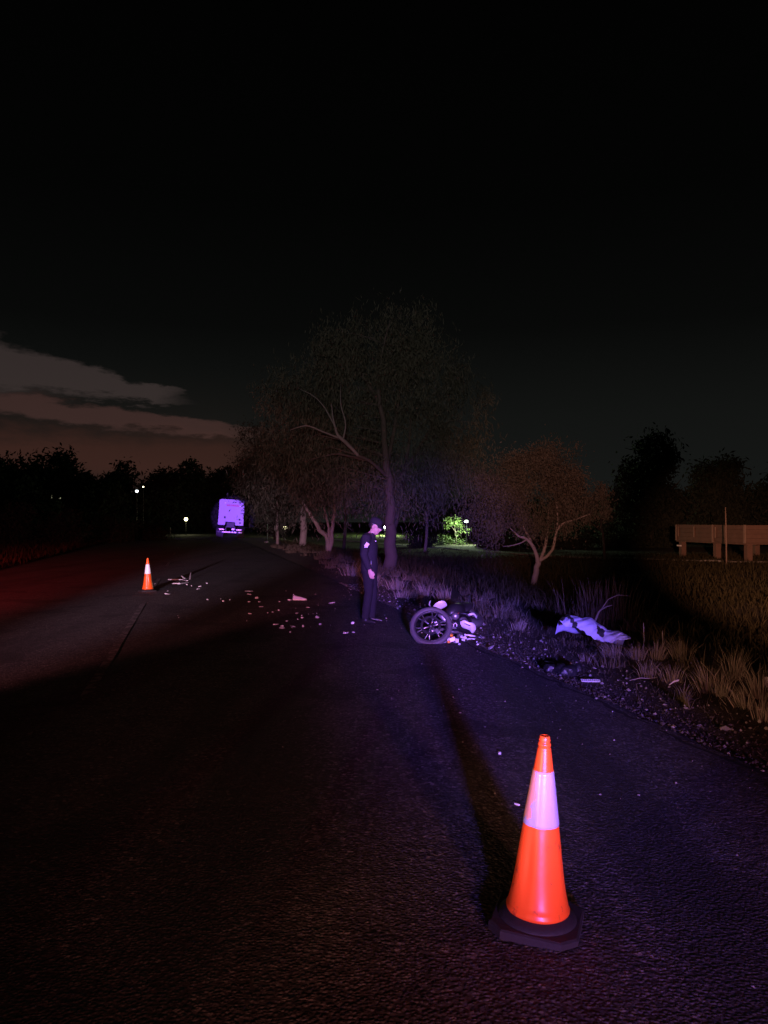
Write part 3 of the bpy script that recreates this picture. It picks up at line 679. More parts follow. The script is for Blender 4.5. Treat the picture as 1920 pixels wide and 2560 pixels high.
def young_tree():
    d = 79.5; b = D(1141, 1356, d); b.z = gz(b.x, b.y); q = lambda px, py, dd=0: D(px, py, d + dd)
    limbs = [([b - Vector((0, 0, .1)), q(1140, 1340), q(1137, 1322), q(1136, 1300)], [.07, .06, .045, .012]), ([q(1139, 1335), q(1147, 1320), q(1154, 1308)], [.04, .03, .01]), ([q(1138, 1328), q(1128, 1315), q(1122, 1305)], [.035, .025, .01]), ([q(1141, 1342), q(1156, 1332), q(1164, 1325)], [.03, .02, .008])]
    crown = [(q(1136, 1300), (.75, .7, .42)), (q(1122, 1308), (.5, .5, .38)), (q(1150, 1308, .2), (.55, .5, .5)), (q(1165, 1324), (.42, .4, .36)), (q(1146, 1326), (.4, .4, .3))]
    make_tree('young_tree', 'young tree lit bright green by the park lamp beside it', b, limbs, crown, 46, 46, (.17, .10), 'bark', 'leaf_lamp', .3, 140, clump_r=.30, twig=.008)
young_tree()
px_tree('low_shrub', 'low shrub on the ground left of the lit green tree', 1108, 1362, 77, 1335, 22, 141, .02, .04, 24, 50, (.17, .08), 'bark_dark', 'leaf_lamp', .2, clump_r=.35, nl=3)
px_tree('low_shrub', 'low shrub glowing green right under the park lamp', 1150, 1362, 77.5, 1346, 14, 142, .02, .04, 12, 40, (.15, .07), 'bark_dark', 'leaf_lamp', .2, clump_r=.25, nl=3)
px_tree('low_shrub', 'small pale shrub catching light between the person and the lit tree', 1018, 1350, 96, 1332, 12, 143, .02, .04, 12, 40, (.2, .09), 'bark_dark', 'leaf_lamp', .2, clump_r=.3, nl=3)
t = D(962, 1318, 112); lamp_post('park lamp post behind the large trunk, lighting a strip of lawn', t, gz(t.x, t.y), .16, 'lamp_green', 1000, (.80, 1.0, .55))
def lawn():
    c = D(900, 1343, 112); mb = MB(); v = []; k = 28
    for j in range(5):
        for i in range(k):
            x = c.x - 5.2 + 12.5 * i / (k - 1); y = 106 + 4.2 * j + .5 * math.sin(i * 1.3); v.append((x, y, gz(x, y) + .06 + .45 * j / 4 + .03 * math.sin(i * 2.1 + j)))
    mb.add(v, [(j * k + i, j * k + i + 1, (j + 1) * k + i + 1, (j + 1) * k + i) for j in range(4) for i in range(k - 1)])
    tag(mb.build('lawn', mat('mown_lawn', (.20, .26, .08), .9, var=.4, vscale=1.5)), kind='structure')
lawn()
t = D(465, 1298, 88); lamp_post('street lamp with yellowish glow standing left of the parked truck', t, gz(t.x, t.y), .20, 'lamp_warm', 90, (1, .95, .5))
t = D(342, 1228, 86); lamp_post('bright white street lamp high among the black trees across the road', t, gz(t.x, t.y), .15, 'lamp_white', 0, (.9, .95, 1))
t = D(358, 1217, 88); lamp_post('small yellow lamp just above the bright white street lamp', t, gz(t.x, t.y), .08, 'lamp_warm', 0, (1, 1, .6))
t = D(381, 1295, 100); lamp_post('tiny white lamp low in the dark verge left of the yellowish lamp', t, gz(t.x, t.y), .10, 'lamp_white', 0, (1, 1, 1))
t = D(668, 1213, 60); lamp_post('tiny warm lamp glimpsed through the roadside foliage', t, gz(t.x, t.y), .10, 'lamp_warm', 0, (1, 1, .6))
t = D(712, 1318, 84); lamp_post('small yellow lamp behind the thin stems right of the truck', t, gz(t.x, t.y), .24, 'lamp_warm', 40, (1, 1, .5))


def house():
    d = 98.; b = D(118, 1250, d); g0 = gz(b.x, b.y)
    root = thing('far_house', 'dim house among the black trees with a faintly lit window', 'house', (b.x, b.y, g0)); zz = b.z - g0
    mb = MB(); mb.box((0, 3.2, (zz + 1.2) / 2 - .2), (7.5, 6, zz + 1.6)); mb.build('wall', 'house_wall', root)
    mb = MB(); mb.prism([(-4.3, 0), (4.3, 0), (0, 2.0)], (0, -.3, zz + 1.41), (1, 0, 0), (0, 0, 1), (0, 7, 0)); mb.build('roof', 'roof', root)
    for x, w_ in ((.1, 1.0), (1.5, .45)):
        mb = MB(); mb.box((x, .16, zz + .3), (w_ + .15, .10, .75)); f = mb.build('window', 'house_wall', root)
        mb = MB(); mb.box((x, .10, zz + .3), (w_, .06, .6) if x < 1 else (w_, .06, .3)); mb.build('pane', 'window_lit', f)
house()
p = D(426, 1339, 76); p.z = gz(p.x, p.y)
root = thing('marker_post', 'short pale roadside marker post left of the yellowish lamp', 'post', p)
mb = MB(); mb.box((0, 0, .4), (.11, .05, 1.2), bev=.01); mb.build('post', 'white_plastic', root); mb = MB(); mb.box((0, -.03, .85), (.07, .012, .12)); mb.build('reflector', 'reflector', root)

# ================================================================== PARKED TRUCK (tractor unit seen from behind)
def truck():
    c = P(575, 1343, 0.); root = thing('parked_truck', 'tractor truck parked without trailer, its pale violet lit cab seen from behind', 'truck', (c.x, c.y, gz(c.x, c.y) + .05), (0, RAD(3.0), RAD(11)))
    # cab: rear wall outline with the engine tunnel notch, x right, z up
    W2, zb, zt = 1.22, 1.18, 3.72
    poly = [(-W2 - .03, zb + .08), (-W2 + .05, zb), (-.58, zb), (-.50, zb + .33), (.38, zb + .33), (.46, zb), (W2 - .06, zb), (W2, zb + .06), (W2, 3.15), (W2 + .02, 3.25), (1.0, 3.45), (.55, zt), (-W2 + .20, zt), (-W2 + .06, zt - .06), (-W2 + .02, zt - .22), (-W2 + .02, 2.2)]
    mb = MB(); mb.prism(poly, (0, 0, 0), (1, 0, 0), (0, 0, 1), (0, 2.1, 0)); mb.build('cab', 'cab', root)
    mb = MB(); mb.prism([(.58, 3.72), (1.02, 3.46), (1.2, 3.34), (1.2, 3.60), (.62, 3.74)], (0, .05, 0), (1, 0, 0), (0, 0, 1), (0, 1.2, 0)); mb.build('air_deflector', 'truck_black', root)
    for x, z, w, h in ((-.60, 1.93, .17, .22), (.83, 1.78, .17, .18), (.90, 1.44, .21, .13)):
        mb = MB(); mb.box((x, -.012, z), (w, .05, h), bev=.01); mb.build('vent', 'truck_black', root)
    x = -.50
    for w in (.13, .10, .14, .05, .12, .13, .09, .14, .12, .10):              # red lettering, too small to read
        mb = MB(); mb.prism([(0, 0), (w, 0), (w, .10), (w * .4, .15), (w, .20), (w * .1, .22), (0, .12)], (x, -.016, 3.06 - .02 * (x + .5)), (1, 0, 0), (0, 0, 1), (0, .012, 0)); mb.build('lettering', 'cab_red', root); x += w + .015
    mb = MB(); mb.ball((-.62, -.02, 3.36), (.09, .02, .06), seg=10, rings=6); mb.build('marker_lamp', 'reflector', root)
    mb = MB(); mb.box((.86, -.02, 3.08), (.18, .02, .06)); mb.build('marker_lamp', 'reflector', root)
    for sx in (-1, 1):
        mb = MB(); mb.box((sx * .42, -1.5, .82), (.09, 6.2, .26)); mb.build('chassis_rail', 'truck_black', root)
    mb = MB(); mb.box((0, -.9, 1.25), (.8, .5, .5), bev=.05); mb.build('engine_tunnel', 'truck_black', root)
    mb = MB(); mb.prism([(-.45, 0), (.45, 0), (.45, .5), (.12, 1.0), (.06, .5), (-.06, .5), (-.12, 1.0), (-.45, .5)], (0, -3.6, 1.0), (1, 0, 0), (0, 1, 0), (0, 0, .07)); mb.build('fifth_wheel', 'truck_black', root)
    for y in (-3.4, 1.6):
        for sx in (-1, 1):
            for k, off in enumerate((0, .32) if y < 0 else (0,)):
                wx = sx * (1.10 - off)
                prof = [(.30, -.14), (.46, -.145), (.51, -.10), (.515, 0), (.51, .10), (.46, .145), (.30, .14)]
                mb = MB(); mb.lathe(prof, 22, cap=False); wv = [(z, a, b) for a, b, z in mb.v]; mb.v = wv
                wh = MB(); wh.tube([(-.10, 0, 0), (.10, 0, 0)], .31, 16); hub = wh.build('wheel', 'alloy', root, loc=(wx, y, .515)); mb.build('tyre', 'tyre', hub)
    for sx in (-1, 1):
        arc = [(math.cos(a) * .66, math.sin(a) * .66) for a in np.linspace(.15, math.pi - .15, 9)]
        pol = arc + [(a * .955, b * .955) for a, b in arc[::-1]]
        mb = MB(); mb.prism(pol, (sx * 1.25 - .28 * (sx + 1) , -3.4, .515), (0, 1, 0), (0, 0, 1), (.56, 0, 0)); mb.build('mudguard', 'truck_black', root)
        mb = MB(); mb.box((sx * .98, -4.10, .42), (.58, .03, .62)); mb.build('mudflap', 'rubber', root)
        mb = MB(); mb.box((sx * .80, -4.36, .80), (.50, .08, .13), bev=.02); mb.build('tail_lamp', 'lens_red', root)
    mb = MB(); mb.box((0, -4.30, .56), (2.35, .10, .16), bev=.02); mb.build('rear_bar', 'truck_black', root)
    for x0, x1 in ((-.72, .05), (.12, .30), (.35, .56), (.78, 1.08)):
        mb = MB(); mb.box(((x0 + x1) / 2, -4.36, .35 + .21), (x1 - x0, .02, .11)); mb.build('reflective_strip', 'reflector', root)
    mb = MB(); mb.box((.30, -4.38, .84), (.34, .02, .15)); mb.build('number_plate', 'reflector', root)
truck()

# ================================================================== TRAFFIC CONES
def cone():
    root = thing('traffic_cone', '', 'traffic cone')
    def wob(t, z):
        k = math.exp(-((z - .30) / .16) ** 2)
        d = (t + 1.95 + math.pi) % (2 * math.pi) - math.pi
        return -.085 * k * math.exp(-(d / .22) ** 2) + .02 * k * math.sin(2 * t) + .006 * math.sin(5 * t + z * 9) + .01 * math.sin(2 * t + 1) * (1 - z)
    zs = np.linspace(.095, .735, 34)
    def rad(z):
        f = (z - .095) / .64; return .118 * (1 - f) + .029 * f + .012 * math.exp(-(f / .10)) + .004 * math.sin(f * 3.1)
    body = [(.126, .060), (.136, .066), (.137, .078), (.128, .086)] + [(rad(z), z) for z in zs] + [(.0245, .745), (.0275, .748), (.0285, .754), (.026, .760), (.0225, .763), (.0240, .768), (.0245, .774), (.022, .780), (.0215, .788), (.017, .790), (.016, .74)]
    MB().lathe(body, 56, wob=wob).build('cone_body', 'orange', root, smooth=True)
    sl = [(rad(z) + .0022, z) for z in np.linspace(.425, .645, 22)]
    MB().lathe([(rad(.425) - .002, .423)] + sl + [(rad(.645) - .002, .647)], 112, wob=wob, cap=False).build('reflective_sleeve', ['sleeve', 'sleeve_warm_lit'], root, smooth=True)
    slo = root.children[-1] if root.children else None
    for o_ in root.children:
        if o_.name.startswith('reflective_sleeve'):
            for f_ in o_.data.polygons:                      # warm light with a wavy shadow edge, painted on one side
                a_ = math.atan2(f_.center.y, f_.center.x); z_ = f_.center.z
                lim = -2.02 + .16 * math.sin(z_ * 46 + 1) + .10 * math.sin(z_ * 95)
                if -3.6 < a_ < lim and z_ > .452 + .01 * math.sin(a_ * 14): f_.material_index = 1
    mb = MB(); a, c = .19, .062; oc = [(-a + c, -a), (a - c, -a), (a, -a + c), (a, a - c), (a - c, a), (-a + c, a), (-a, a - c), (-a, -a + c)]
    vs = [(x, y, 0) for x, y in oc] + [(x, y, .030) for x, y in oc] + [(x * .955, y * .955, .036) for x, y in oc]
    fs = [tuple(range(8))[::-1]] + [(i, (i + 1) % 8, 8 + (i + 1) % 8, 8 + i) for i in range(8)] + [(8 + i, 8 + (i + 1) % 8, 16 + (i + 1) % 8, 16 + i) for i in range(8)] + [tuple(range(16, 24))]
    mb.add(vs, fs); b = mb.build('base', 'rubber', root)
    MB().lathe([(.172, .030), (.168, .042), (.150, .050), (.120, .062)], 40).build('base_ring', 'rubber', b, smooth=True)
    return root
c1 = cone(); c1.location = (.640, 3.24, .012); c1.rotation_euler = (RAD(.5), RAD(2.6), RAD(-20))
c1.scale = (.95, .95, 1.0)
c1['label'] = 'scuffed orange cone with pale sleeve, warm light painted on one side, on black rubber base, standing alone on asphalt'
c2 = copy_tree(c1); c2.location = (*P(370, 1480)[:2], .010); c2.rotation_euler = (0, RAD(-.4), RAD(40)); 
for o_ in c2.children:
    if o_.name.startswith('reflective_sleeve'):
        o_.data = o_.data.copy(); o_.data.materials[0] = M['sleeve_clean']; o_.data.materials[1] = M['sleeve_clean']
c2['label'] = 'orange cone with bright white sleeve standing on the worn road line'

# ================================================================== OFFICER
def officer():
    f = P(925, 1557, 0); root = thing('person', 'person in dark uniform and cap standing with head bowed beside the wrecked motorcycle', 'person', (f.x, f.y, .004), (0, 0, RAD(-12)))
    V = Vector
    # x = the way the person faces, y = left hand side (away from the camera), z up
    pel, waist, chest, neck = V((-.01, 0, .93)), V((-.015, 0, 1.08)), V((-.01, 0, 1.30)), V((.035, 0, 1.47))
    head = V((.085, 0, 1.585))
    legs = {}; arms = {}
    for sy in (-1, 1):
        hip = V((-.01, sy * .09, .90)); knee = V((.015 + .015 * sy, sy * .10, .50)); ank = V((-.03 + .03 * sy, sy * .105, .09)); legs[sy] = (hip, knee, ank)
        sh = V((-.02, sy * .185, 1.41)); elb = V((-.045, sy * .245, 1.13)); wr = V((.045 if sy < 0 else -.02, sy * .225, .885)); arms[sy] = (sh, elb, wr)
    def body_shape(k=1.0):
        mb = MB()
        mb.tube([pel - V((0, 0, .06)), pel, waist, chest, chest + V((0, 0, .12)), neck], [(.10 * k, .15 * k), (.115 * k, .165 * k), (.105 * k, .15 * k), (.125 * k, .185 * k), (.105 * k, .17 * k), (.06, .065)], 18, flat=(1, 0, 0))
        for sy in (-1, 1):
            h_, k_, a_ = legs[sy]; mb.tube([h_ + V((0, 0, .05)), h_, h_.lerp(k_, .5), k_, k_.lerp(a_, .35), a_], [.085 * k, .092 * k, .078 * k, .058 * k, .058 * k, .042 * k], 14)
            s_, e_, w_ = arms[sy]; mb.tube([s_ + V((0, -sy * .06, .0)), s_, s_.lerp(e_, .5), e_, e_.lerp(w_, .4), w_], [.06 * k, .062 * k, .052 * k, .044 * k, .043 * k, .031 * k], 12)
        return mb
    mb = body_shape(.9)
    mb.tube([neck - V((0, 0, .06)), neck, V((.062, 0, 1.53))], [.062, .056, .055], 12)
    tilt = Matrix.Rotation(RAD(24), 3, 'Y')
    hp = lambda x, y, z: head + tilt @ V((x, y, z))
    mb.ball(hp(-.012, 0, .035), (.098, .078, .098), tilt); mb.ball(hp(.03, 0, -.045), (.068, .062, .075), tilt); mb.ball(hp(.062, 0, -.085), (.036, .04, .03), tilt)
    mb.tube([hp(.085, 0, .025), hp(.112, 0, -.018), hp(.098, 0, -.035)], [.010, .019, .010], 8)                # nose
    mb.ball(hp(.088, 0, -.058), (.016, .028, .014), tilt, 8, 6); mb.ball(hp(.084, 0, .035), (.014, .055, .012), tilt, 10, 6)      # mouth, brow
    for sy in (-1, 1): mb.ball(hp(-.015, sy * .080, -.008), (.022, .012, .034), tilt, 8, 6)                     # ears
    for sy in (-1, 1):
        s_, e_, w_ = arms[sy]; d = (w_ - e_).normalized(); d = (d + V((.05, 0, -.35))).normalized(); side = V((1, 0, 0)) - d * d.x; side.normalize(); nrm = d.cross(side)
        pal = w_ + d * .05
        mb.tube([w_ - d * .02, w_ + d * .02, pal, w_ + d * .092], [(.028, .020), (.034, .017), (.043, .016), (.040, .014)], 10, flat=side)
        for k, (o_, L_) in enumerate(((.031, .072), (.011, .082), (-.010, .075), (-.030, .058))):
            p0 = w_ + d * .085 + side * o_; cu = nrm * (-sy) * -1
            mb.tube([p0 - d * .015, p0 + d * L_ * .42, p0 + d * L_ * .75 + cu * .012, p0 + d * L_ * .92 + cu * .032], [.0095, .0092, .0085, .007], 6)
        t0 = w_ + d * .03 + side * .030
        mb.tube([t0 - side * .012, t0 + side * .022 + d * .025, t0 + side * .028 + d * .06, t0 + side * .018 + d * .085], [.013, .012, .0105, .008], 6)
    body = link('body', remesh(mb, .0085, 3), 'skin', root, smooth=True)
    for sy in (-1, 1):
        MB().ball(hp(.078, sy * .030, .012), .010, seg=8, rings=6).build('eye', 'patch', body, smooth=True)
    mb = MB()                                                                                                       # jacket
    mb.tube([pel + V((0, 0, -.12)), pel + V((0, 0, .02)), waist, chest - V((.01, 0, .05)), chest + V((-.01, 0, .08)), neck - V((.015, 0, .05)), neck + V((-.008, 0, .015))],
            [(.135, .19), (.138, .195), (.130, .175), (.150, .205), (.135, .20), (.085, .11), (.068, .072)], 20, flat=(1, 0, 0))
    for sy in (-1, 1):
        s_, e_, w_ = arms[sy]; mb.tube([s_ + V((0, -sy * .07, .01)), s_ + V((0, 0, .0)), s_.lerp(e_, .5), e_, e_.lerp(w_, .45), w_ - (w_ - e_) * .03], [.078, .082, .072, .066, .060, .048], 14)
    link('jacket', remesh(mb, .012, 4), 'navy', root, smooth=True)
    mb = MB()
    mb.tube([pel - V((0, 0, .10)), pel, pel + V((0, 0, .08))], [(.11, .165), (.122, .178), (.115, .165)], 16, flat=(1, 0, 0))
    for sy in (-1, 1):
        h_, k_, a_ = legs[sy]; mb.tube([h_ + V((0, 0, .02)), h_ - V((0, 0, .06)), h_.lerp(k_, .55), k_, k_.lerp(a_, .4), a_ - V((0, 0, .02))], [.098, .104, .090, .074, .072, .066], 14)
    link('trousers', remesh(mb, .012, 4), 'navy2', root, smooth=True)
    for sy in (-1, 1):
        a_ = legs[sy][2]; mb = MB(); mb.tube([a_ + V((0, 0, .06)), a_, a_ - V((-.01, 0, .045))], [.052, .05, .05], 12)
        mb.tube([a_ + V((-.06, 0, -.048)), a_ + V((.0, 0, -.045)), a_ + V((.10, sy * .015, -.052)), a_ + V((.175, sy * .025, -.062)), a_ + V((.20, sy * .028, -.07))], [(.03, .03), (.046, .042), (.042, .046), (.03, .044), (.012, .03)], 12, flat=(0, 0, 1))
        link('boot', remesh(mb, .009, 3), 'boot', root, smooth=True)
    mb = MB(); mb.ball(hp(-.040, 0, .028), (.082, .084, .088), tilt); mb.build('hair', 'black_plastic', body, smooth=True)
    mb = MB()                                                                                                       # cap with a short peak
    prof = [(.094, .0), (.098, .02), (.097, .045), (.088, .075), (.065, .098), (.03, .110), (.002, .113)]
    mb.lathe(prof, 24); mb.v = [tuple(hp(x * 1.12 - .012, y * .92, z + .045)) for x, y, z in mb.v]; cap = mb.build('cap', 'navy', root, smooth=True)
    vs = []; n = 11
    for dz in (0, -.006):
        for i in range(n):
            a = -1.15 + 2.3 * i / (n - 1)
            for r, z in ((.092, .052), (.135, .040), (.172, .018)): vs.append(hp(math.cos(a) * r * 1.05 - .008, math.sin(a) * min(r, .105) * .86, z + dz))
    fs = []
    for i in range(n - 1):
        for k in range(2):
            q = i * 3 + k; fs += [(q, q + 1, q + 4, q + 3), (q + 33, q + 36, q + 37, q + 34)]
        fs.append((i * 3 + 2, i * 3 + 35, i * 3 + 38, i * 3 + 5))
    MB().add(vs, fs).build('peak', 'navy', cap)
    s_, e_, _ = arms[-1]; c = s_.lerp(e_, .42) + V((.045, -.080, 0)); r = Matrix.Rotation(RAD(32), 3, 'Y')
    mb = MB(); mb.box(c, (.062, .014, .078), r, bev=.004); mb.build('sleeve_patch', 'patch', root)
    mb = MB(); mb.box(c + V((-.045, .012, -.055)), (.022, .02, .06), r, bev=.004); mb.build('sleeve_patch', 'patch', root)
    MB().box(waist + V((.05, -.165, -.10)), (.07, .045, .11), bev=.012).build('belt_pouch', 'black_plastic', root)
    MB().box(chest + V((.125, -.07, .05)), (.02, .05, .018), bev=.004).build('name_badge', 'patch', root)
officer()

# ================================================================== WRECKED MOTORCYCLE
def wheel(root, c, axle, R0=.300, tw=.041, spokes=6, loose=0., disc=True):
    z = Vector(axle).normalized(); q = z.to_track_quat('Z', 'Y').to_euler()
    mb = MB(); mb.lathe([(R0 - 2 * tw + .012, -.030), (R0 - 2 * tw + .02, -.022), (R0 - 2 * tw + .016, 0), (R0 - 2 * tw + .02, .022), (R0 - 2 * tw + .012, .030), (R0 - 2 * tw - .008, .024), (R0 - 2 * tw - .012, 0), (R0 - 2 * tw - .008, -.024), (R0 - 2 * tw + .012, -.030)], 44, cap=False)
    mb.tube([(0, 0, -.05), (0, 0, .05)], .035, 14)
    o = mb.build('wheel', 'dark_metal', root, loc=c, rot=q, smooth=True)
    mb = MB(); n = 14
    for j in range(n + 1):
        a = 2 * math.pi * j / n
        mb_r = R0 - tw + math.cos(a) * tw * (1.0 if math.cos(a) > 0 else 1.0); 
    prof = [(R0 - tw + math.cos(a) * tw, math.sin(a) * tw * .92) for a in np.linspace(0, 2 * math.pi, 17)]
    mb = MB(); mb.lathe(prof, 52, wob=lambda t, z_: .004 * math.sin(40 * t) * (1 if abs(z_) < .03 else 0), cap=False); mb.build('tyre', 'tyre', o, smooth=True)
    for k in range(spokes):
        a = 2 * math.pi * k / spokes + .3
        for da in (-.17, .17):
            mb = MB(); p0 = Vector((math.cos(a) * .03, math.sin(a) * .03, .008)); p1 = Vector((math.cos(a) * .085, math.sin(a) * .085, .008)); p2 = Vector((math.cos(a + da) * (R0 - 2 * tw), math.sin(a + da) * (R0 - 2 * tw), .008))
            mb.tube([p0, p1, p2], [(.013, .010), (.010, .009), (.009, .008)], 6); mb.build('spoke', 'alloy', o, smooth=True)
    if disc:
        mb = MB(); mb.lathe([(.108, .040), (.142, .040), (.142, .045), (.108, .045), (.108, .040)], 40, cap=False); mb.build('brake_disc', 'dark_metal', o)
        mb = MB(); mb.box((.095, -.095, .05), (.05, .085, .05), Matrix.Rotation(RAD(45), 3, 'Z'), bev=.01); mb.build('brake_caliper', 'alloy', o)
    return o
def motorcycle():
    B = Vector((.95, 11.3, .0)); root = thing('motorcycle', 'wrecked white and dark motorcycle lying on its side with upturned front wheel', 'motorcycle', B)
    q = lambda px, py, d: D(px, py, d) - B
    wheel(root, D(1077, 1566, 10.75) - B + Vector((0, 0, .0)), (-.10, -.84, .53))
    wheel(root, Vector((1.30, 12.25, .17)) - B, (.35, -.25, .9), .295, .07, 5)
    def part(name, m, fn, smooth=True): mb = MB(); fn(mb); return mb.build(name, m, root, smooth=smooth)
    # forks from the front axle to the steering head
    part('fork_leg', 'alloy', lambda m: m.tube([q(1078, 1577, 10.66), q(1105, 1573, 10.85), q(1128, 1578, 11.05)], [.024, .022, .018], 10))
    part('fork_leg', 'alloy', lambda m: m.tube([q(1085, 1556, 10.86), q(1112, 1552, 11.0), q(1140, 1556, 11.2)], [.024, .022, .018], 10))
    part('fork_slider', 'alloy', lambda m: m.tube([q(1122, 1578, 10.9), q(1140, 1580, 11.0), q(1160, 1585, 11.1)], [.020, .022, .020], 10))
    part('exhaust_pipe', 'reflector', lambda m: m.tube([q(1160, 1586, 10.95), q(1175, 1588, 10.95), q(1187, 1590, 10.97)], [.012, .0135, .012], 10))
    part('mudguard', 'alloy', lambda m: m.tube([q(1095, 1537, 10.72), q(1104, 1542, 10.70), q(1110, 1549, 10.69), q(1113, 1555, 10.68)], [(.006, .018), (.007, .028), (.007, .024), (.005, .012)], 8, flat=(0, -1, 0)))
    part('brake_hose', 'black_plastic', lambda m: m.tube([q(1132, 1566, 10.95), q(1133, 1558, 10.95), q(1138, 1555, 10.95), q(1142, 1560, 10.95), q(1141, 1567, 10.95)], .008, 8))
    part('guard_loop', 'reflector', lambda m: m.tube([q(1133, 1567, 10.9), q(1134, 1560, 10.9), q(1138, 1557, 10.9), q(1141, 1560, 10.9), q(1142, 1566, 10.9)], .0065, 8))
    # frame, engine, tank, seat
    part('frame_tube', 'red_paint', lambda m: m.tube([q(1116, 1526, 11.5), q(1130, 1530, 11.5), q(1146, 1535, 11.45)], [.020, .024, .022], 10))
    part('frame_tube', 'dark_metal', lambda m: m.tube([q(1140, 1556, 11.2), q(1150, 1545, 11.6), q(1160, 1540, 12.1)], .022, 10))
    part('frame_tube', 'dark_metal', lambda m: m.tube([q(1130, 1578, 11.05), q(1160, 1574, 11.5), q(1170, 1560, 12.0)], .022, 10))
    part('swing_arm', 'dark_metal', lambda m: (m.tube([Vector((.15, .55, .16)), Vector((.35, .95, .17))], [(.02, .035), (.02, .03)], 8)))
    def eng(m):
        rr = Matrix.Rotation(RAD(24), 3, 'Z') @ Matrix.Rotation(RAD(18), 3, 'X')
        m.box((.13, .22, .16), (.34, .36, .24), rr, bev=.045)
    en = part('engine', 'dark_metal', eng)
    for k in range(6):
        mb = MB(); mb.box(Vector((.02 + .01 * k, -.02 + .022 * k, .13 + .015 * k)), (.20, .009, .15), Matrix.Rotation(RAD(24), 3, 'Z'), bev=.002); mb.build('cooling_fin', 'alloy', en)
    mb = MB(); mb.tube([(.20, .05, .20), (.22, .02, .20)], .075, 18); mb.build('clutch_cover', 'alloy', en, smooth=True)
    def tank(m):
        m.tube([Vector((.02, .10, .30)), Vector((.08, .22, .33)), Vector((.16, .42, .31)), Vector((.22, .62, .26))], [(.05, .05), (.13, .11), (.14, .12), (.06, .07)], 18)
    part('fuel_tank', 'black_plastic', tank)
    part('seat', 'seat', lambda m: m.tube([Vector((.20, .60, .27)), Vector((.27, .78, .28)), Vector((.36, 1.02, .32)), Vector((.40, 1.15, .34))], [(.05, .09), (.06, .12), (.055, .11), (.03, .07)], 14, flat=(0, 0, 1)))
    # pale bodywork
    def shell(pts, d0, th, m, dd=None, n=(0, -.8, .6)):
        P3 = [q(a, b, d0 + (dd[i] if dd else 0)) for i, (a, b) in enumerate(pts)]; nn = Vector(n).normalized() * th; k = len(P3)
        cen = sum(P3, Vector()) / k + Vector(n).normalized() * th * 2.2
        cb = cen - nn * 2.5
        inner = [p.lerp(cen, .45) + Vector(n).normalized() * th * 1.5 for p in P3]
        vs = P3 + inner + [cen] + [p - nn for p in P3] + [cb]
        fs = [(i, (i + 1) % k, k + (i + 1) % k, k + i) for i in range(k)] + [(k + i, k + (i + 1) % k, 2 * k) for i in range(k)]
        o_ = 2 * k + 1
        fs += [(i, o_ + i, o_ + (i + 1) % k, (i + 1) % k) for i in range(k)] + [(o_ + (i + 1) % k, o_ + i, o_ + k) for i in range(k)]
        m.add(vs, fs)
    def sub(o, lv=2):
        md = o.modifiers.new('s', 'SUBSURF'); md.levels = lv; md.render_levels = lv; return o
    sub(part('tail_cowl', 'white_plastic', lambda m: shell([(1081, 1513), (1090, 1508), (1103, 1504), (1113, 1503), (1119, 1509), (1118, 1514), (1110, 1517), (1100, 1523), (1090, 1523), (1082, 1521)], 11.3, .035, m, n=(0, -.75, .65))), 1)
    sub(part('side_fairing', 'white_plastic', lambda m: shell([(1147, 1551), (1158, 1549), (1165, 1552), (1173, 1558), (1179, 1557), (1186, 1557), (1190, 1565), (1191, 1573), (1186, 1577), (1184, 1583), (1178, 1582), (1176, 1575), (1166, 1571), (1154, 1568), (1150, 1561)], 11.05, .022, m, n=(0, -.65, .75))), 1)
    part('fairing_slot', 'black_plastic', lambda m: m.box(q(1168, 1561, 10.99), (.09, .03, .012), Matrix.Rotation(RAD(22), 3, 'Y'), bev=.004))
    part('mirror', 'white_plastic', lambda m: m.ball(q(1177, 1535, 11.4), (.05, .022, .020), Matrix.Rotation(RAD(-12), 3, 'Y'), 12, 8))
    part('hand_lever', 'white_plastic', lambda m: m.tube([q(1172, 1535, 11.4), q(1183, 1533, 11.4), q(1188, 1538, 11.4), q(1191, 1545, 11.4)], [.008, .011, .010, .006], 8))
    part('handlebar', 'dark_metal', lambda m: m.tube([q(1146, 1534, 11.5), q(1156, 1533, 11.5), q(1172, 1535, 11.45)], [.013, .013, .016], 8))
    part('headlamp', 'alloy', lambda m: m.ball(q(1138, 1540, 11.3), (.06, .05, .055), None, 14, 9))
    part('mirror_stalk', 'pole', lambda m: m.tube([q(1077, 1519, 11.2), q(1073, 1511, 11.2), q(1074, 1505, 11.2), q(1077, 1501, 11.2)], [.012, .014, .013, .008], 8))
    # crushed nose by the asphalt: lamps, brackets
    for (a, b, d, sx, sz, m_, ang) in ((1118, 1595, 10.75, .07, .05, 'white_plastic', 20), (1131, 1598, 10.72, .085, .06, 'white_plastic', -15), (1142, 1602, 10.70, .05, .07, 'white_plastic', 8), (1127, 1587, 10.8, .06, .035, 'amber', 30), (1122, 1604, 10.66, .04, .03, 'amber', 0),
                                      (1155, 1592, 10.85, .05, .03, 'white_plastic', 40), (1162, 1594, 10.85, .045, .045, 'white_plastic', -25), (1158, 1599, 10.78, .05, .025, 'white_plastic', 10), (1113, 1605, 10.67, .06, .03, 'alloy', -50), (1148, 1590, 10.9, .08, .06, 'black_plastic', 10), (1136, 1606, 10.68, .03, .04, 'alloy', 30)):
        part('broken_bracket', m_, lambda m: m.box(q(a, b, d), (sx, .03 + sx * .3, sz), Matrix.Rotation(RAD(ang), 3, 'Y') @ Matrix.Rotation(RAD(ang * .7), 3, 'X'), bev=.008), False)
    part('cable', 'black_plastic', lambda m: m.tube([q(1188, 1592, 11.0), q(1205, 1590, 11.1), q(1218, 1582, 11.2), q(1222, 1574, 11.3)], [.006, .006, .006, .004], 6))
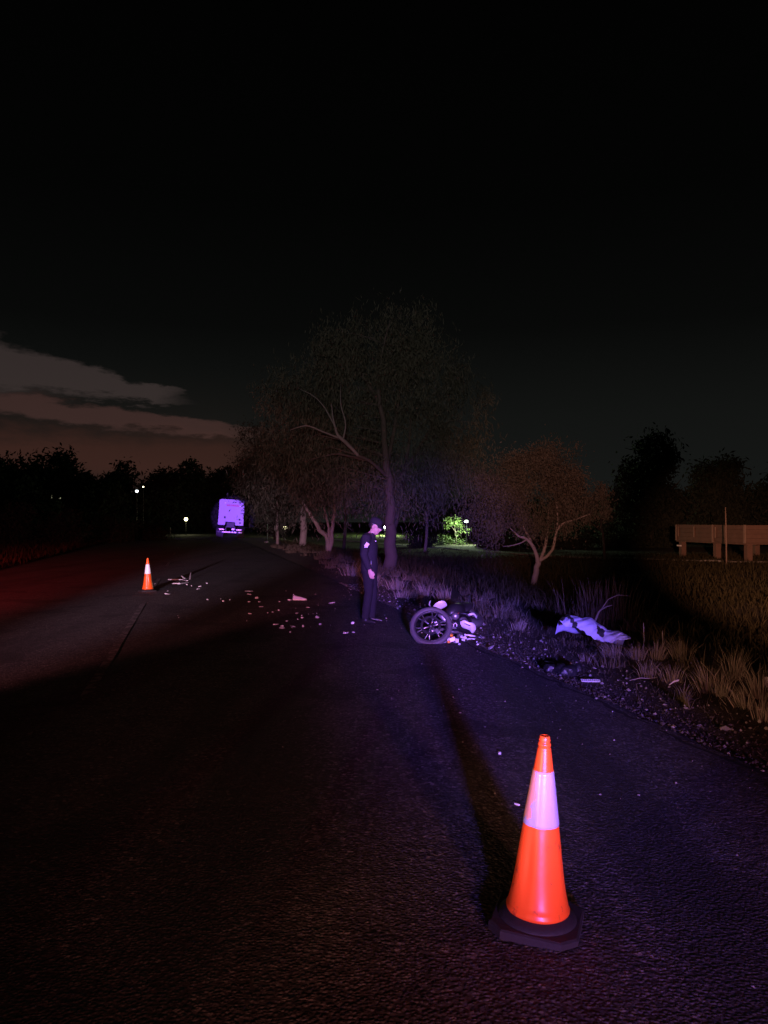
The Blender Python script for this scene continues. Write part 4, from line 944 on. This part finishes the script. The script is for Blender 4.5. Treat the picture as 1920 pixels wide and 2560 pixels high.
motorcycle()

# ================================================================== WHITE SHEET ON THE VERGE
def sheet():
    top = [(1400, 1549), (1408, 1540), (1420, 1535), (1436, 1540), (1452, 1544), (1472, 1543), (1486, 1551), (1500, 1561), (1514, 1574), (1528, 1577), (1545, 1577), (1560, 1583), (1572, 1592)]
    hem = [(1400, 1550), (1406, 1561), (1420, 1568), (1436, 1567), (1446, 1572), (1462, 1581), (1476, 1592), (1490, 1599), (1506, 1603), (1526, 1606), (1545, 1597), (1558, 1599), (1573, 1594)]
    d0 = 11.0; nu, nv = 120, 48
    def samp(tab, u):
        x = u * (len(tab) - 1); i = min(int(x), len(tab) - 2); f = x - i; f = f * f * (3 - 2 * f) * .5 + f * .5
        return tab[i][0] + (tab[i + 1][0] - tab[i][0]) * f, tab[i][1] + (tab[i + 1][1] - tab[i][1]) * f
    base = D(1486, 1600, d0); base.z = gz(base.x, base.y)
    vs = []; mi = []; fs = []
    for j in range(nv):
        for i in range(nu):
            u = i / (nu - 1); v = j / (nv - 1)
            dd = d0 - .35 * u; T_ = D(*samp(top, u), dd); F_ = D(*samp(hem, u), dd - .28)
            Bk = T_ + Vector((.02, .42, -.16 - .5 * (T_.z - base.z) * .6))
            if v < .62:                                                      # hem up to the ridge, rounded
                f = v / .62; p = F_.lerp(T_, f); p += Vector((0, -.06, .05)) * math.sin(f * math.pi)
                p.z = F_.z + (T_.z - F_.z) * math.sin(f * math.pi / 2) ** .9
            else:
                f = (v - .62) / .38; p = T_.lerp(Bk, f); p.z = T_.z + (Bk.z - T_.z) * (1 - math.cos(f * math.pi / 2))
            k = .35 + .65 * math.sin(min(1, v * 1.4) * math.pi)
            n1 = mnoise.noise((u * 11 + v * 2.5, v * 1.8, 2)) * .040 + mnoise.noise((u * 20 - v * 5, v * 3, 5)) * .010 + abs(mnoise.noise((u * 7 - v * 3, v * 2.6, 9))) * .05
            p += Vector((.3 * n1, -.8 * n1, .35 * n1)) * k
            if j == 0: p.z -= .012 * math.sin(u * 60)
            vs.append(tuple(p - base))
    def dark(u, v):
        if abs(u - (.10 + .15 * (.62 - v) / .62)) < .040 + .012 * math.sin(v * 17) and v < .66 and not (v < .17 and u < .21): return True
        if abs(u - (.585 + .10 * (.40 - v))) < .048 and .14 < v < .43: return True
        return False
    for j in range(nv - 1):
        for i in range(nu - 1):
            u = (i + .5) / (nu - 1); v = (j + .5) / (nv - 1)
            fs.append((j * nu + i, j * nu + i + 1, (j + 1) * nu + i + 1, (j + 1) * nu + i)); mi.append(1 if dark(u + .010 * mnoise.noise((u * 40, v * 12, 0)), v + .04 * mnoise.noise((u * 30, v * 9, 4))) else 0)
    mb = MB(); mb.v = vs; mb.f = fs; mb.mi = mi
    o = mb.build('white_sheet', ['fabric', 'fabric_dark'], loc=base, smooth=True)
    md = o.modifiers.new('thick', 'SOLIDIFY'); md.thickness = .006; md.offset = -1
    tag(o, 'crumpled white sheet with dark patches lying heaped on the grassy verge', 'sheet')
sheet()

# ================================================================== DEBRIS
def shard(seed, lx, ly, lz, kind=0):
    r = random.Random(seed); n = r.randint(5, 7); poly = []
    for i in range(n):
        a = 2 * math.pi * i / n + r.uniform(-.3, .3); k = r.uniform(.7, 1.1); poly.append((math.cos(a) * lx / 2 * k, math.sin(a) * ly / 2 * k))
    top = [(x, y, lz * (.55 + .45 * r.random()) + .0) for x, y in poly]; bot = [(x * 1.02, y * 1.02, -.004) for x, y in poly]; c = [(0, 0, lz * 1.15)]
    v = bot + top + c
    f = [tuple(range(n))[::-1]] + [(i, (i + 1) % n, n + (i + 1) % n, n + i) for i in range(n)] + [(n + i, n + (i + 1) % n, 2 * n) for i in range(n)]
    return MB().add(v, f)
protos = []
for i, (lx, ly, lz) in enumerate(((.13, .06, .016), (.20, .07, .014), (.09, .08, .03), (.07, .05, .022), (.24, .09, .012))):
    mb = shard(i + 3, lx, ly, lz); me = bpy.data.meshes.new('broken_shard'); me.from_pydata(mb.v, [], mb.f); me.materials.append(M['white_plastic']); protos.append(me)
protos.append(protos[3].copy()); protos[5].materials.clear(); protos[5].materials.append(M['black_plastic'])
rd = random.Random(4)
deb = [(388, 1462, 3), (419, 1487, 4), (500, 1468, 2), (479, 1467, 3), (518, 1460, 0), (519, 1501, 3), (576, 1501, 0), (623, 1479, 1), (623, 1487, 0), (642, 1497, 2), (653, 1518, 1), (625, 1536, 0), (649, 1506, 3),
       (725, 1501, 2), (829, 1508, 1), (770, 1519, 1), (742, 1534, 0), (755, 1546, 2), (796, 1545, 0), (801, 1562, 2), (691, 1563, 0), (704, 1567, 1), (706, 1572, 0), (733, 1567, 4), (758, 1568, 3), (726, 1582, 3), (717, 1554, 3),
       (882, 1560, 2), (866, 1583, 0), (884, 1582, 3), (974, 1499, 2), (999, 1512, 2)]
rdx = random.Random(21)
for i in range(9):
    f = rdx.random(); deb.append((430 + 370 * f + rdx.gauss(0, 45), 1466 + 96 * f + rdx.gauss(0, 14), rdx.choice((0, 1, 3, 3, 2))))
bike = [(1202, 1562, 0), (1222, 1602, 0), (1192, 1606, 3), (1194, 1612, 2), (1200, 1586, 3), (1227, 1619, 1), (1094, 1588, 0), (1054, 1583, 3), (1148, 1611, 3), (1175, 1598, 2), (1182, 1598, 3)]
verge = [(1367, 1631, 3), (1371, 1645, 0), (1402, 1686, 2), (1488, 1657, 3), (1316, 1649, 0), (1310, 1645, 0)]
def put_shard(px, py, k, label, group, sc=1.):
    p = P(px, py, 0); s, t = RS(p.x, p.y); p.z = (gh(s, t) if s > .05 else .004 + .018 * sm(-s, .3, 5))
    o = bpy.data.objects.new('broken_shard', protos[k]); COL.objects.link(o); o.location = p; o.rotation_euler = (RAD(rd.uniform(-7, 7)), RAD(rd.uniform(-7, 7)), RAD(rd.uniform(0, 180)))
    q = sc * rd.uniform(.8, 1.25); q *= .72; o.scale = (q * rd.choice((.6, .8, 1, 1.3, 2.0)), q * rd.uniform(.5, 1.3), q * rd.uniform(.6, 1.5)); tag(o, label, 'debris', group)
for a in deb: put_shard(*a, 'small pale plastic shard scattered on the asphalt left of the motorcycle', 'shards scattered over the road')
for a in bike: put_shard(*a, 'small pale fragment lying right against the wrecked motorcycle', 'fragments around the motorcycle', .8)
for a in verge: put_shard(*a, 'pale fragment on the gravel edge between motorcycle and sheet', 'fragments on the gravel edge', .7)
put_shard(1248, 1885, 3, 'single white chip on bare asphalt behind the scuffed cone', None, .95)
put_shard(1292, 2013, 3, 'small dull chip on asphalt close beside the scuffed cone', None, .5)
rd2 = random.Random(9)
for i in range(34):                                                             # fine crumbs
    px, py = rd2.gauss(740, 130), rd2.gauss(1545, 38)
    if py < 1450: py = 1470
    put_shard(px, py, 5 if i % 3 else 3, 'tiny crumb of shattered plastic between the larger shards on the road', 'crumbs scattered over the road', .35)
# long bent strips further up the road
for pts, lab in (([(422, 1449), (440, 1450), (458, 1449), (468, 1452)], 'long thin pale strip lying flat right of the bright sleeved cone'),
                 ([(433, 1459), (450, 1460), (470, 1456)], 'dull bent strip lying just below the long pale strip')):
    mb = MB(); mb.tube([P(a, b, .02) + Vector((0, 0, .012 * math.sin(i * 2))) for i, (a, b) in enumerate(pts)], [(.02, .035)] * len(pts), 6, flat=(0, 0, 1)); tag(mb.build('broken_strip', 'white_plastic'), lab, 'debris')
mb = MB(); mb.tube([D(455, 1441, 22.), D(463, 1446, 22.1), D(468, 1450, 22.1)], [(.012, .04), (.014, .05), (.01, .03)], 6); tag(mb.build('broken_strip', 'white_plastic'), 'short bright strip propped over the long pale strip', 'debris')
mb = MB(); mb.tube([P(475, 1450), D(476, 1441, 21.8), D(477, 1431, 21.8)], [.03, .022, .008], 6); tag(mb.build('broken_spike', 'alloy'), 'small upright spike of wreckage beside the pale strips', 'debris')
# number strip, bent strip, white end piece
p = P(1475, 1695, .0); p.z = gz(p.x, p.y) + .012
root = thing('marked_strip', 'flat pale pink strip with dark tick marks lying on the gravel', 'strip', p, (RAD(18), 0, RAD(-4)))
mb = MB(); mb.box((0, 0, .012), (.20, .055, .006), bev=.002); mb.build('strip', 'reflector', root)
for k in range(9):
    mb = MB(); mb.box((-.086 + k * .0215 + .003 * (k % 2), .004 * (k % 3 - 1), .0165), (.004, .026, .002)); mb.build('tick_mark', 'dark_metal', root)
mb = MB(); a, b = P(1672, 1711, -.03), P(1695, 1700, .01); mb.tube([a, a.lerp(b, .5) + Vector((0, 0, .012)), b], [(.006, .012), (.007, .014), (.006, .016)], 8); tag(mb.build('bent_strip', 'reflector'), 'short bright bent strip lying among the straw tufts', 'debris')
mb = MB(); a, b = P(1573, 1700, -.03), P(1640, 1693, -.03); mb.tube([a, a.lerp(b, .4) + Vector((0, 0, .014)), a.lerp(b, .7), b], [.004, .006, .006, .003], 6); tag(mb.build('stick', 'stick'), 'thin straight dry stick on the gravel beside a straw tuft', 'stick')
mb = MB(); q = P(1914, 1700, .0); mb.ball((0, 0, .06), (.045, .03, .06), None, 10, 7); mb.ball((.03, 0, .04), (.04, .03, .05), None, 10, 7)
tag(link('crumpled_wrapper', remesh(mb, .012, 2), 'white_plastic', None, (q.x, q.y, gz(q.x, q.y))), 'crumpled pale wrapper caught in the grass at the verge', 'litter')
# dark crumpled piece on the gravel below the sheet
mb = MB(); c = P(1412, 1672, 0.)
for k in range(9):
    r_ = random.Random(k + 40); mb.ball((r_.uniform(-.17, .17), r_.uniform(-.12, .16), r_.uniform(.02, .09)), (r_.uniform(.05, .11), r_.uniform(.04, .09), r_.uniform(.03, .07)), Matrix.Rotation(r_.uniform(0, 3), 3, 'Z'), 10, 7)
me = remesh(mb, .014, 2)
for v in me.vertices: v.co += Vector((mnoise.noise(v.co * 18), mnoise.noise(v.co * 18 + Vector((5, 0, 0))), mnoise.noise(v.co * 18 + Vector((0, 7, 0))))) * .018
tag(link('dark_bundle', me, 'black_plastic', None, (c.x, c.y, gz(c.x, c.y))), 'black crumpled lump on the gravel below the sheet', 'debris')

def shoe():
    p = P(750, 1502, 0); root = thing('shoe', 'lone white low shoe lying upright on the road among the debris', 'shoe', (p.x, p.y, .018), (0, 0, RAD(-6)))
    mb = MB(); out = [(-.15, .0), (-.145, .04), (-.08, .045), (0, .04), (.08, .055), (.13, .04), (.15, 0), (.13, -.04), (.08, -.052), (0, -.036), (-.08, -.042), (-.145, -.038)]
    mb.prism(out, (0, 0, 0), (1, 0, 0), (0, 1, 0), (0, 0, .025)); mb.build('sole', 'white_plastic', root)
    mb = MB(); xs = [(-.145, .03, .02, .085), (-.12, .042, .022, .105), (-.07, .042, .022, .085), (-.02, .038, .022, .075), (.04, .044, .022, .062), (.10, .045, .022, .045), (.14, .025, .022, .030)]
    vs = []; n = 12
    for x, w, z0, z1 in xs:
        for k in range(n): a = math.pi * k / (n - 1); vs.append((x, math.cos(a) * w * (1 if k in (0, n - 1) else .97), z0 + (z1 - z0) * math.sin(a) ** .8))
    fs = [(i * n + k, i * n + k + 1, (i + 1) * n + k + 1, (i + 1) * n + k) for i in range(len(xs) - 1) for k in range(n - 1)] + [tuple(range(n)), tuple((len(xs) - 1) * n + k for k in range(n))[::-1]]
    mb.add(vs, fs); mb.build('upper', 'fabric', root, smooth=True)
    mb = MB(); mb.ball((-.085, 0, .093), (.045, .024, .014), None, 12, 6); mb.build('opening', 'seat', root, smooth=True)
    mb = MB(); mb.box((-.135, 0, .112), (.012, .03, .03), bev=.004); mb.build('heel_tab', 'fabric', root)
    for k in range(3):
        mb = MB(); mb.tube([(-.025 + k * .027, -.026, .068 - k * .006), (-.02 + k * .027, 0, .080 - k * .007), (-.025 + k * .027, .026, .068 - k * .006)], .004, 6); mb.build('lace', 'white_plastic', root)
shoe()
